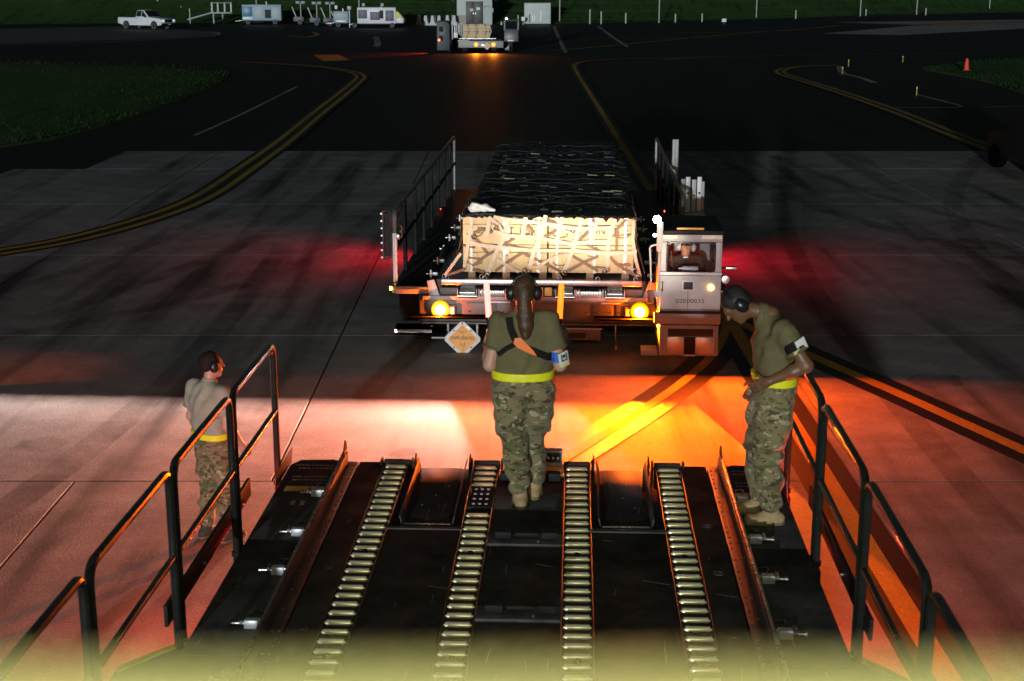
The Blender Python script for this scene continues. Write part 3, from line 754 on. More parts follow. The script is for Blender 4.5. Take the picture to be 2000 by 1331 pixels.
    # spring clips standing out from the guide rail
    for k, y in enumerate((-.81, -1.56, -2.2, -2.96, -3.7)):
        c = MB().box((s * 1.53, y, 1.385), (.085, .055, .055)).obj('clip', CLIP, FG, .008)
        MB().cyl((s * 1.57, y, 1.385), (s * 1.65, y, 1.385), .012).cyl((s * 1.635, y, 1.385), (s * 1.65, y, 1.385), .02).box((s * 1.585, y, 1.405), (.02, .075, .02)).obj('plunger', STEEL, c)
        MB().tube([(s * (1.49 + .05 * math.sin(a)), y + .07 + .055 * math.cos(a), 1.40 + .02 * math.sin(a)) for a in np.linspace(0, 5.5, 16)], .004, 6).obj('pull_ring', STEEL, c)
        MB().box((s * 1.475, y - .05, 1.40), (.02, .03, .05)).obj('bracket', STEEL, c, .003)
    for y in (-1.25, -2.05, -2.95):                              # deck pad eyes
        pe = MB().lathe([(.035, 0), (.035, .004), (.02, .006), (.018, .001), (.001, .001)], (0, 0, 0), 'z', 14).obj('pad_eye', WORN, FG, loc=(s * 1.24, y, DZ - .012))
        MB().tube([(.012 * math.cos(a), .012 * math.sin(a), .006) for a in np.linspace(0, 2 * PI, 9)[:-1]], .003, 5, True).obj('ring', STEEL, pe)
    # guard rails, four bent tube sections a side
    def sec(y_far, y_near, far_bend=.05):
        x = s * 1.895; top = DZ + 1.03
        pts = fillet([(x, y_far, 1.12), (x, y_far, top), (x, y_near, top), (x, y_near, 1.12)], .11, 6)
        g = MB().tube(pts, .025, 10).obj('guard_rail', TUBEP, FG)
        MB().cyl((x, y_far, DZ + .52), (x, y_near, DZ + .52), .021).obj('mid_rail', TUBEP, g)
        for y in (y_far, y_near):
            MB().bx(min(x, s * 1.86), max(x, s * 1.86) + (.03 if s > 0 else 0), y - .035, y + .035, 1.14, 1.27).obj('post_socket', BLACKP, g, .005)
            MB().cyl((x, y, DZ - .06), (x, y, DZ - .03), .034).obj('collar', BLACKP, g)
    for a, b in ((-.43, -1.70), (-1.78, -3.10), (-3.18, -4.50), (-4.58, -5.9)): sec(a, b)
    tb = MB().box((s * 1.955, -2.15, DZ + .17), (.022, 2.1, .13), rotm(0, 0, 0)).obj('toe_board', BLACKP, FG, .004)
    for y in (-1.35, -2.4): MB().cyl((s * 1.93, y, DZ + .15), (s * 1.985, y, DZ + .15), .016).obj('toe_bolt', STEEL, tb)
    # flared step at the side with a yellow edge
    MB().prism([(s * 1.862, -3.05), (s * 2.17, -3.42), (s * 2.17, -4.6), (s * 1.862, -4.6)], 'z', 1.26, 1.33).obj('side_step', DECKP, FG, .004)
    MB().prism([(s * 1.862, -3.05), (s * 2.17, -3.42), (s * 2.17, -3.50), (s * 1.862, -3.13)], 'z', 1.332, 1.336).obj('yellow_edge', YPAINT, FG, smooth=0)
    # under the deck
    for y in (-2.4, -6.4):
        wh = MB().lathe([(.30, -.16), (.47, -.16), (.52, -.11), (.52, .11), (.47, .16), (.30, .16)], (s * 1.25, y, .52), 'x', 28).obj('wheel', RUBBER, FG)
        MB().lathe([(.10, -.12), (.29, -.165), (.29, .165), (.10, .12)], (s * 1.25, y, .52), 'x', 20).obj('rim', GREYP, wh)
    MB().bx(*X(.5, .8), YB, -.6, .62, 1.09).obj('chassis_beam', BLACKP, FG, .01)
    MB().bx(*X(.2, 1.25), -2.45, -2.35, .5, .62).obj('axle', BLACKP, FG); MB().bx(*X(.2, 1.25), -6.45, -6.35, .5, .62).obj('axle', BLACKP, FG)
# the middle strip
plate(-.247, .247, YB, -1.0, 1.28, DZ - .012); plate(-.247, .247, -.98, -.30, 1.28, DZ - .014)
plate(-.44, -.252, -.98, -.56, 1.28, DZ - .002, 'perforated_plate', BLACKP)
dot = MB().lathe([(.012, 0), (.012, .003), (.003, .005)], (0, 0, 0), 'z', 8).mesh()
for i in range(4):
    for j in range(3): mobj('stud', dot, PAPER, FG, (-.39 + j * .045, -.62 - i * .10, DZ - .002))
for y in (-1.58, -2.72):
    pb = MB().bx(-.25, .25, y - .09, y + .09, DZ - .012, DZ + .008).obj('stop_base', WORN, FG, .004)
    for x in (-.145, .165): MB().bx(x - .055, x + .055, y - .01, y + .075, DZ + .008, DZ + .055).obj('stop_pad', BLACKP, pb, .006)
    MB().bx(-.07, .09, y + .03, y + .05, DZ + .012, DZ + .035).obj('slot_bar', BLACKP, pb, .003)
    MB().cyl((.09, y - .05, DZ + .008), (.09, y - .05, DZ + .014), .008).obj('screw', STEEL, pb)
for s in (-1, 1): MB().bx(s * .17 - .055, s * .17 + .055, -.44, -.36, DZ, DZ + .06).obj('front_pad', BLACKP, FG, .006)
MB().bx(-.16, .245, -.26, -.06, 1.28, 1.365).obj('front_step', YPAINT, FG, .006)
cb = MB().bx(.10, .235, -.12, -.04, 1.366, 1.49).obj('control_box', GREYP, FG, .006)
MB().bx(.11, .225, -.126, -.121, 1.40, 1.48).obj('box_face', PLASTK, cb, .002)
for i in range(3): MB().cyl((.13 + i * .035, -.128, 1.44), (.13 + i * .035, -.14, 1.44), .009).obj('button', PLASTW, cb)
SCUFF = M('scuff', (.13, .12, .11), .5, 0, .5, 20)
for i in range(46):
    x = random.choice((-1, 1)) * random.choice((random.uniform(.46, .92), random.uniform(1.16, 1.32), random.uniform(1.49, 1.82), random.uniform(.02, .23))); y = random.uniform(-4.2, -1.45)
    zt_ = 1.3525 if abs(x) > 1.45 else 1.3485
    MB().box((x, y, zt_), (random.uniform(.002, .006), random.uniform(.02, .2), .0006), rotm(0, 0, random.choice((0, 4, -6, 70)))).obj('scratch', SCUFF, FG, 0, 0)
# roller tracks
rol = MB().lathe([(.008, -.082), (.008, -.072), (.019, -.0715), (.020, -.068), (.020, .068), (.019, .0715), (.008, .072), (.008, .082)], (0, 0, 0), 'x', 16).mesh(0, 30)
big = MB().lathe([(.015, -.105), (.043, -.10), (.046, -.095), (.046, .095), (.043, .10), (.015, .105)], (0, 0, 0), 'x', 16).mesh(0, 30)
for x in (-1.044, -.348, .348, 1.044):
    tr = MB().bx(x - .098, x - .089, YB, -.04, 1.28, 1.352).bx(x + .089, x + .098, YB, -.04, 1.28, 1.352).obj('roller_track', WORN, FG, .002)
    MB().bx(x - .0885, x + .0885, YB, -.07, 1.276, 1.338).obj('track_bed', BLACKP, tr, 0)
    for i in range(36):
        y = -.12 - i * .124
        if abs(x + .348) < .01 and -.99 < y < -.54: continue
        if i in (13, 25):
            mobj('roller', rol, ROLLER, tr, (x, y, 1.342)); MB().lathe([(.02, 0), (.02, .02), (.012, .024)], (0, 0, 0), 'z', 10).obj('track_stop', BLACKP, tr, loc=(x, y - .06, 1.3385))
        else: mobj('roller', rol, ROLLER, tr, (x, y + random.uniform(-.003, .003), 1.342))
    mobj('end_roller', big, WORN, tr, (x, -.015, 1.325))
    for sg in (-1, 1): MB().prism([(-.09, 1.28), (.045, 1.28), (.045, 1.33), (.0, 1.385), (-.09, 1.385)], 'x', x + sg * .118 - .007, x + sg * .118 + .007).obj('roller_bracket', BLACKP, tr, .002)
# front lamps under the deck lip
for x in (-.95, .95):
    h = MB().prism([(-.22, .86), (-.02, .86), (.0, .98), (-.22, .99)], 'x', x - .14, x + .14).obj('work_lamp', BLACKP, FG, .006)
    MB().bx(x - .11, x + .11, -.012, -.004, .885, .96).obj('lamp_lens', PLASTW, h, .002)
    MB().bx(x - .2, x + .2, .40, .41, .84, .955).bx(x - .2, x + .2, -.02, .41, .835, .84).obj('cutoff_flap', BLACKP, h, 0)  # unseen flap added to keep this beam off the other loader's bumper
    light('work_light', 'SPOT', (x, .03, .94), 2200 if x < 0 else 4000, (1.0, .90, .74), FG, (x * .5 + .15, 8.3, 1.50), spot_size=R(19), spot_blend=.5, shadow_soft_size=.012)
MB().bx(-1.1, 1.1, -.24, -.07, .98, 1.11).obj('front_beam', BLACKP, FG, .008)
for s in (-1, 1):
    l = MB().bx(s * 1.90 - .03, s * 1.90 + .03, -1.05, -.93, .98, 1.06).obj('marker_lamp', REDL, FG, .01)
    light('marker_light', 'POINT', (s * 2.03, -1.0, .97), 100, (1.0, .04, .008), FG, shadow_soft_size=.05)

# ================================================================== LOADER COMING IN
ML = empty('cargo_loader', (0.395, 18.9, 0), R(-2.8))
tag(ML, 'grey cargo loader driving in with amber lamps lit and crates on its deck', 'cargo loader')
def mb(x0, x1, y0, y1, z0, z1, name, mat, bev=.006, par=None): return MB().bx(x0, x1, y0, y1, z0, z1).obj(name, mat, par or ML, bev)
mb(-1.36, 1.36, .25, 9.5, .62, .87, 'deck_frame', BLACKP, .01)
for x in (-1.0, -.35, .35, 1.0): mb(x - .09, x + .09, .2, 9.4, .871, .925, 'conveyor_track', WORN)
for s in (-1, 1):
    a, b = sorted((s * 1.362, s * 1.44)); mb(a, b, .12, 9.4, .72, .985, 'side_guide', WORN)
    for k in range(6):
        y = .55 + k * .95
        c = MB().box((s * 1.50, y, .97), (.08, .05, .05)).obj('clip', CLIP, ML, .006)
        MB().cyl((s * 1.54, y, .97), (s * 1.62, y, .97), .011).box((s * 1.56, y, .97), (.02, .02, .11)).cyl((s * 1.60, y, .97), (s * 1.62, y, .97), .018).obj('plunger', STEEL, c)
    for y in (2.3, 7.2):
        wh = MB().lathe([(.28, -.17), (.46, -.17), (.52, -.12), (.52, .12), (.46, .17), (.28, .17)], (s * 1.42, y, .52), 'x', 28).obj('wheel', RUBBER, ML)
        MB().lathe([(.08, -.10), (.27, -.172), (.27, .172), (.08, .10)], (s * 1.42, y, .52), 'x', 20).obj('rim', GREYP, wh)
        MB().bx(min(s * .3, s * 1.42), max(s * .3, s * 1.42), y - .06, y + .06, .45, .58).obj('axle', BLACKP, ML)
# side platforms and rails
mb(-2.04, -1.46, .10, 9.4, .80, .875, 'platform', BLACKP); mb(1.46, 2.04, 1.2, 9.4, .80, .875, 'platform', BLACKP)
lip = mb(-2.04, -1.50, .04, .098, .80, .89, 'platform_lip', PALEG); mb(-1.99, -1.66, .025, .039, .795, .862, 'reflector_plate', WHITEP, .002, lip)
am = mb(-2.075, -2.045, .03, .06, .84, .89, 'side_marker', AMBERS, .004)
def railing(x, ys, z0=.87, zt=1.92):
    g = MB().tube(fillet([(x, ys[0], z0), (x, ys[0], zt), (x, ys[-1], zt), (x, ys[-1], z0)], .09, 5), .032, 8).obj('side_rail', RAILM, ML)
    MB().cyl((x, ys[0], 1.40), (x, ys[-1], 1.40), .026).obj('mid_rail', BLACKP, g)
    for y in ys[1:-1]: MB().cyl((x, y, z0), (x, y, zt), .030).obj('post', BLACKP, g)
    for y in ys[::3]: MB().bx(x - .035, x + .035, y - .03, y + .03, z0 - .07, z0 + .03).obj('post_socket', BLACKP, g, .004)
    return g
rl = railing(-2.0, [.12, 1.25, 2.5, 3.7, 4.9, 6.1, 7.2, 8.3, 9.35]); railing(2.0, [1.6, 2.9, 4.2, 5.5, 6.8, 8.1, 9.35])
MB().cyl((-2.0, .12, .95), (-2.0, .12, 1.62), .032).obj('post_sleeve', WHITEP, rl); MB().box((-1.95, .10, 1.57), (.05, .06, .07)).obj('hose_clamp', STEEL, rl, .006)
for a in (1.68, 1.60): MB().tube([(-1.93 + .03 * math.cos(t), .12, a + .05 * math.sin(t)) for t in np.linspace(-1.5, 1.5, 9)], .006, 6).obj('hose_loop', STRAPD, rl)
fr = MB().tube(fillet([(-2.05, .1, 1.28), (-2.05, .1, 1.92), (-2.15, .05, 1.94), (-2.15, .05, 1.26), (-2.05, .1, 1.28)], .03), .014, 6).obj('folded_gate', WORN, ML)
MB().bx(-2.145, -2.055, .066, .082, 1.30, 1.90).obj('gate_panel', BLACKP, fr)
for k in range(7): MB().cyl((-2.165, .04, 1.30 + .1 * k), (-2.165, .02, 1.30 + .1 * k), .013).obj('bolt', STEEL, fr)
# front end: rollers, cross member, access panels
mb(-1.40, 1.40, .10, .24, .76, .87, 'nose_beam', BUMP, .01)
for s in (-1, 1): MB().prism([(s * 1.36, .70), (s * 1.52, .74), (s * 1.56, .98), (s * 1.46, 1.0)], 'y', .02, .06).obj('nose_wing', PALEG, ML, .004)
sr = MB().lathe([(.008, -.105), (.022, -.10), (.022, .10), (.008, .105)], (0, 0, 0), 'x', 10).mesh(0, 50)
for cx in (-1.0, -.33, .33, 1.0):
    rt_ = mb(cx - .135, cx + .135, -.10, .12, .79, .83, 'roller_tray', GREYP, .004)
    for k in range(6): mobj('nose_roller', sr, ALU, rt_, (cx, -.08 + .038 * k, .845 + .012 * k))
    for sg in (-1, 1): MB().bx(cx + sg * .128 - .006, cx + sg * .128 + .006, -.12, .13, .79, .90).obj('tray_cheek', PALEG, rt_, .003)
    MB().cyl((cx - .13, -.10, .80), (cx + .13, -.10, .80), .028).obj('end_roller', ALU, rt_)
for cx in (-.66, .66):
    bt = mb(cx - .17, cx + .17, -.06, .12, .79, .86, 'slat_pad', PALEG, .02)
    for k in range(15): MB().bx(cx - .155 + k * .022 - .008, cx - .155 + k * .022 + .008, -.068, .10, .80, .872).obj('slat', ALU, bt, .003)
for cx in (-.84, -.80, -.48, -.44, .48, .52, .80, .84): mb(cx - .010, cx + .010, -.07, .12, .79, .89, 'divider', PALEG, .003)
for cx in (-.02, .10): mb(cx - .05, cx + .05, -.055, -.03, .80, .92, 'latch_plate', OPAINT, .006)
mb(-1.62, 1.50, -.02, .10, .725, .78, 'bumper_top', GREYP, .006)
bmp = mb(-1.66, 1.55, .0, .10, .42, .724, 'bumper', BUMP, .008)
for x0, x1 in ((-1.02, -.60), (-.56, -.18), (.00, .28), (.33, .66), (.70, .98), (1.02, 1.26)):
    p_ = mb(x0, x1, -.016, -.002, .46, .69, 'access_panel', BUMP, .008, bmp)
    for xx in (x0 + .04, x1 - .04): MB().cyl((xx, -.018, .57), (xx, -.024, .57), .012).obj('screw', PLASTK, p_)
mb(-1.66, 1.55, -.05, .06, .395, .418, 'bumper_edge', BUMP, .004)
for x in (-.55, .95): mb(x - .13, x + .13, -.022, -.017, .692, .712, 'reflector', WHITEP, .002, bmp)
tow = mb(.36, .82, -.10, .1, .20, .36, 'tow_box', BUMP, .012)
mb(.38, .62, -.106, -.102, .23, .31, 'tow_opening', DARKG, .002, tow); mb(.34, .84, -.115, -.098, .355, .372, 'tow_edge', PALEG, .002, tow)
MB().tube([(1.02, -.07, .42), (1.02, -.09, .26), (1.03, -.09, .14)], .012, 6).box((1.03, -.09, .10), (.03, .02, .05)).obj('hanging_pin', STEEL, ML)
for s, x in ((-1, -1.33), (1, 1.30)):
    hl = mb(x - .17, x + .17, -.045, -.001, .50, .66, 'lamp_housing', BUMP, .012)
    MB().bx(x - s * .09 - .06, x - s * .09 + .06, -.058, -.046, .535, .635).obj('headlamp', WHITEP, hl, .006)
    al_ = MB().lathe([(.125, -.044), (.125, -.07), (.11, -.085), (.07, -.086)], (x + s * .04, 0, .60), 'y', 24).obj('amber_lamp', AMBER_HALO, hl)  # wide glowing rim standing in for the bulb's bloom
    MB().lathe([(.07, -.0865), (.06, -.10), (.03, -.112), (.01, -.115)], (x + s * .04, 0, .60), 'y', 20).obj('bulb_lens', AMBER, al_)
    xa, xb = ((-1.78, -.70) if s < 0 else (.72, 1.545)); mb(xa, xb, -.302, -.026, .525, .530, 'cutoff_shelf', HOODK, 0, hl); mb(xa, xb, -.302, -.297, .5305, .547, 'cutoff_lip', HOODK, 0, hl)  # shelf and lip added to cut off the amber light near the bumper
    beam(light('amber_light', 'POINT', (x + s * .04, -.16, .58), 12500 if s > 0 else 2900, (1.0, .13, .002), ML, shadow_soft_size=.006), .25, .0, .06, leak=.004 if s > 0 else .014)
# under the deck left: column and step
mb(-1.98, -1.72, .3, .42, .35, .80, 'stay', BLACKP)
# placard holder
for x in (-1.27, -.87): mb(x - .014, x + .014, -.06, -.045, .14, .40, 'placard_arm', GREYP, .003)
mb(-1.50, -1.10, -.05, -.03, .185, .21, 'placard_bar', GREYP, .003)
# ------------------------------------------------ cab
CX0, CX1, CY0, CY1 = 1.55, 2.33, -1.0, .12
cab = MB().bx(CX0, CX1, CY0, CY0 + .05, .835, 1.30).bx(CX0, CX0 + .05, CY0 + .051, CY1, .835, 1.30).bx(CX1 - .05, CX1, CY0 + .051, CY1, .835, 1.30).bx(CX0, CX1, CY1 + .001, CY1 + .05, .835, 1.84).obj('cab', GREYP, ML, .012)
mb(CX0 + .05, CX1 - .05, CY0 + .05, CY1, .80, .836, 'floor_pan', DARKG, .004, cab)
mb(CX0 - .005, CX1 + .005, CY0 - .008, CY0 + .06, 1.305, 1.345, 'window_sill', PALEG, .006, cab)
for x in (CX0 + .035, CX1 - .05):
    mb(x - .035, x + .05, CY0, CY0 + .07, 1.346, 1.735, 'pillar', GREYP, .012, cab)
for x in (CX0 + .03, CX1 - .03): mb(x - .03, x + .03, CY1 - .07, CY1, 1.302, 1.735, 'pillar', BLACKP, .008, cab)
mb(CX0, CX1, CY0 - .004, CY0 + .07, 1.736, 1.83, 'header', GREYP, .01, cab)
rf = mb(CX0 - .015, CX1 + .015, CY0 - .03, CY1 + .06, 1.842, 1.885, 'roof', BLACKP, .015, cab)
for x0, x1 in ((CX0 + .02, CX0 + .20), (CX1 - .27, CX1 - .01)): mb(x0, x1, CY0 - .018, CY0 - .006, 1.775, 1.828, 'visor_strip', M('visor_cream', (.62, .56, .42), .5), .003, rf)
mb(CX0 + .20, CX1 - .24, CY0 + .02, CY0 + .06, 1.888, 1.915, 'roof_bar', OPAINT, .004, rf)
for k in range(10): mb(CX0 + .22 + k * .036, CX0 + .24 + k * .036, CY0 + .07, CY0 + .5, 1.888, 1.905, 'roof_slat', BLACKP, .003, rf)
mb(CX0 + .09, CX1 - .1, CY0 + .02, CY0 + .026, 1.36, 1.73, 'windscreen', GL, 0, cab)
fr_ = MB()
fr_.tube(fillet([(CX0 + .08, CY0 - .006, 1.352), (CX1 - .09, CY0 - .006, 1.352), (CX1 - .09, CY0 - .006, 1.728), (CX0 + .08, CY0 - .006, 1.728), (CX0 + .08, CY0 - .006, 1.352)], .05), .011, 6).obj('window_rubber', PLASTK, cab)
wp = MB().tube([(1.72, CY0 - .016, 1.345), (1.71, CY0 - .018, 1.42), (1.69, CY0 - .016, 1.50)], .006, 5).obj('wiper', PLASTK, cab)
MB().box((1.69, CY0 - .012, 1.52), (.012, .010, .2), rotm(0, -6, 0)).obj('wiper_blade', RUBBER, wp)
for k in range(7): MB().cyl((CX0 + .07 + k * .1, CY0 - .008, 1.325), (CX0 + .07 + k * .1, CY0 - .014, 1.325), .008, n=8).obj('sill_bolt', STEEL, cab)
MB().tube([(CX0 + .03, CY0 - .004, 1.22), (CX0 + .03, CY0 - .03, 1.22), (CX0 + .03, CY0 - .03, 1.10), (CX0 + .03, CY0 - .004, 1.10)], .008, 6).obj('door_handle', BLACKP, cab)
MB().bx(1.905, 1.915, CY0 - .003, CY0 - .001, .86, 1.10).obj('drip_stain', M('stain', (.16, .13, .12), .7), cab, 0, 0)
mb(CX0 + .004, CX1 - .004, CY0 - .006, CY0 - .001, .842, .862, 'door_trim', BUMP, .002, cab)
sw = MB().tube([(1.90 + .17 * math.cos(a), CY0 + .22 + .08 * math.sin(a), 1.27 + .1 * math.sin(a)) for a in np.linspace(0, 2 * PI, 21)[:-1]], .014, 7, True).cyl((1.90, CY0 + .22, 1.27), (1.90, CY0 + .12, 1.05), .03).box((1.90, CY0 + .22, 1.27), (.30, .03, .02)).obj('steering_wheel', PLASTK, cab)
mb(CX0 + .06, CX1 - .06, CY0 + .055, CY0 + .16, 1.20, 1.33, 'dashboard', DARKG, .02, cab)
mb(1.73, 2.15, CY1 - .42, CY1 - .03, .84, 1.06, 'seat', PLASTK, .04, cab); mb(1.75, 2.13, CY1 - .10, CY1 - .02, 1.07, 1.60, 'seat_back', PLASTK, .03, cab)
dv = mb(1.83, 1.99, CY0 - .012, CY0 - .002, 1.10, 1.24, 'vent', PALEG, .006, cab); mb(1.85, 1.97, CY0 - .018, CY0 - .013, 1.12, 1.22, 'vent_opening', DARKG, .002, dv)
rv = MB().lathe([(.006, 0), (.006, -.003), (.002, -.005)], (0, 0, 0), 'y', 6).mesh()
for k in range(16): mobj('rivet', rv, GREYP, cab, (CX0 + .06 + k * .044, CY0 - .001, 1.265))
for k in range(8): mobj('rivet', rv, GREYP, cab, (CX1 - .035, CY0 - .001, .88 + k * .045))
al = MB().lathe([(.04, -.002), (.04, -.02), (.028, -.034), (.01, -.038)], (CX1 - .13, CY0, 1.15), 'y', 14).obj('cab_amber_lamp', AMBERS, cab)
beam(light('amber_light', 'POINT', (CX1 - .13, CY0 - .10, 1.15), 1500, (1, .085, .002), ML, shadow_soft_size=.03), .25, .0, .06)
text('serial_number', '02E00035', .075, (1.94, CY0 - .003, .965), (R(90), 0, 0), INK, cab, sx=1.25)
bd = mb(CX0 - .06, CX1 + .01, CY0 - .012, CY0 + .10, .66, .80, 'cab_bumper', GREYP, .01); mb(CX0, CX1, CY0 + .0, CY1, .802, .834, 'cab_base', BLACKP, .004)
sk = MB().bx(CX0 + .01, CX1 - .01, CY0, CY0 + .04, .24, .648).bx(CX0 + .01, CX0 + .05, CY0 + .041, CY1, .24, .648).bx(CX1 - .05, CX1 - .01, CY0 + .041, CY1, .24, .648).obj('step_box', GREYP, ML, .01)
mb(CX0 + .12, CX1 - .08, CY0 - .004, CY0 + .01, .505, .60, 'step_opening', DARKG, .003, sk)
for x0, x1 in ((CX0 + .11, CX0 + .325), (CX1 - .305, CX1 - .06)): mb(x0, x1, CY0 - .03, CY0 - .005, .27, .495, 'step_plate', ALU, .006, sk)
mb(CX0 + .33, CX1 - .31, CY0 - .02, CY0 - .006, .26, .495, 'step_centre', BLACKP, .004, sk); mb(CX0 + .33, CX1 - .31, CY0 - .035, CY0 - .021, .245, .262, 'step_edge', WHITEP, .002, sk)
mb(CX0 - .22, CX0 + .0, CY0 + .05, CY0 + .30, .22, .30, 'lower_step', GREYP, .01)
# lamp post at the cab corner, grab rails, mirror
lp = MB().cyl((CX0 - .02, CY0 - .03, .90), (CX0 - .02, CY0 - .03, 1.62), .016).bx(CX0 - .055, CX0 + .02, CY0 - .06, CY0 - .02, 1.62, 2.0).obj('lamp_post', GREYP, ML, .003)
mb(CX0 - .07, CX0 + .02, CY0 - .05, CY0 - .02, 1.02, 1.12, 'post_bracket', PALEG, .004, lp); mb(CX0 - .16, CX0 - .075, CY0 - .03, CY0 + .05, .94, 1.10, 'hinge_block', GREYP, .006, lp)
wl = MB().lathe([(.018, .05), (.05, .03), (.055, .0), (.052, -.004)], (CX0 - .06, CY0 - .06, 2.03), 'y', 16).obj('flood_lamp', BLACKP, ML)
MB().lathe([(.05, -.005), (.042, -.016), (.015, -.022)], (CX0 - .06, CY0 - .06, 2.03), 'y', 16).obj('flood_lens', WHITEL, wl)
light('flood_light', 'SPOT', (CX0 - .06, CY0 - .12, 2.03), 12, (.85, .92, 1), ML, (CX0 - 1.0, -6, 0), spot_size=R(140), spot_blend=.8, shadow_soft_size=.05)
MB().lathe([(.015, -.002), (.022, -.012), (.008, -.02)], (CX0 - .085, CY0 - .05, 1.83), 'y', 10).obj('pilot_lens', EM('pilot_white', (.8, .88, 1), 25), wl)
MB().tube(fillet([(CX0 - .10, CY0 + .0, 1.0), (CX0 - .14, CY0, 1.68), (CX0 - .04, CY0, 1.70)], .04), .011, 6).obj('grab_rail', PALEG, ML)
mi = MB().tube([(CX1, CY0 + .1, 1.38), (CX1 + .10, CY0 + .0, 1.42), (CX1 + .19, CY0, 1.42)], .01, 6).obj('mirror_arm', STEEL, ML)
MB().box((CX1 + .12, CY0 - .02, 1.405), (.15, .03, .035)).obj('mirror_top', ALU, mi, .012)
MB().lathe([(.02, 0), (.045, -.02), (.05, -.05), (.02, -.055)], (CX1 + .05, CY0 - .0, 1.26), 'y', 14).obj('round_mirror', ALU, mi)
# engine housing with stacks behind the cab
en = mb(2.06, 2.45, 3.0, 4.5, .55, 1.45, 'engine_housing', GREYP, .02); mb(2.14, 2.34, 2.985, 2.998, 1.18, 1.30, 'handle_plate', DARKG, .004, en)
for k, (x, h) in enumerate(((2.10, 1.98), (2.18, 2.0), (2.28, 1.95), (2.37, 1.98), (2.42, 1.9))):
    c = MB().bx(x - .035, x + .035, 3.05 + .08 * k, 3.13 + .08 * k, 1.451, h).obj('rack_bar', WHITEP if k % 2 else PALEG, en, .006)
    MB().cyl((x, 3.045 + .08 * k, h - .25), (x, 3.03 + .08 * k, h - .25), .018).obj('pin_hole', DARKG, c)
for k in range(2): MB().cyl((2.08 + .05 * k, 5.2, .9), (2.08 + .05 * k, 5.2, 2.35), .03).obj('stack_pipe', PALEG, en)
# red side lamps that colour the slabs on both sides
for s in (-1, 1):
    mb(s * 2.06 - .02, s * 2.06 + .02, 6.9, 7.0, .80, .86, 'side_lamp', REDL, .006)
    light('side_light', 'SPOT', (s * 2.12, 6.95, .82), 270, (1, .012, .035), ML, (s * 7, 5.6, .2), spot_size=R(135), spot_blend=.9, shadow_soft_size=.04)


# hazard placard under the bumper
pc = empty('hazard_placard', ML.matrix_basis @ Vector((-1.07, -.075, 0.19)), R(-2.8)); tag(pc, 'orange diamond placard in a pale frame reading EXPLOSIVES below the left amber lamp', 'placard')
bpy.context.view_layer.update()
def diamond(r, y0, y1, cut=.026): 
    c = cut
    return MB().prism([(r - c, -c), (r - c, c), (c, r - c), (-c, r - c), (-(r - c), c), (-(r - c), -c), (-c, -(r - c)), (c, -(r - c))], 'y', y0, y1)
diamond(.27, .0, .012).obj('frame', PAPER, pc, .003); diamond(.205, -.005, -.001, .012).obj('sign_face', OPAINT, pc, 0)
text('lettering', 'EXPLOSIVES', .062, (0, -.0075, .015), (R(90), 0, 0), INK, pc); text('lettering', '1.1', .07, (0, -.0075, -.075), (R(90), 0, 0), INK, pc)
for x, z in ((.0, .225), (.0, -.225), (-.115, .12), (.115, .12), (-.12, -.115), (.12, -.115)): MB().box((x, -.008, z), (.03, .008, .014), rotm(0, 45 * (1 if x * z < 0 else -1) if x else 90, 0)).obj('clip', STRAPD, pc, .002)
m = MB()
for k in range(9): m.box((-.05 + .012 * k + random.uniform(-.01, .01), -.007, .10 + random.uniform(-.012, .02)), (.004, .002, random.uniform(.015, .04)), rotm(0, random.uniform(-60, 60), 0))
m.box((.005, -.007, -.13), (.004, .002, .11)).box((.012, -.007, .04), (.003, .002, .1), rotm(0, 4, 0)); m.obj('starburst', INK, pc, smooth=0)

# added lamps that light the slabs; hoods hide them, lower lips cut the beams off
for gx, x0, x1, bf, pw_ in ((-1.50, -1.98, -1.29, -1.472, 3000), (-.36, -.735, -.20, -.315, 1000)):
    h = MB().bx(x0 - .006, x1, -.04, -.02, .277, .392).bx(x0, x1, -.205, -.197, .27, .3115).bx(x0, x1, -.197, -.02, .27, .276).bx(bf, bf + .006, -.1965, -.041, .277, .3465).bx(x0 - .006, x0 - .0005, -.205, -.02, .27, .3465).bx(x0 - .006, x1, -.2, -.0405, .347, .353).obj('added_ground_lamp', HOODK, ML, 0)
    MB().lathe([(.02, 0), (.03, -.006), (.01, -.012)], (gx, -.041, .33), 'y', 10).obj('added_lamp_glass', WIN, h)
    beam(light('added_ground_light', 'POINT', (gx, -.06, .33), pw_, (1.0, .76, .68), ML, shadow_soft_size=.003), .148, .0, .06, 4.2)

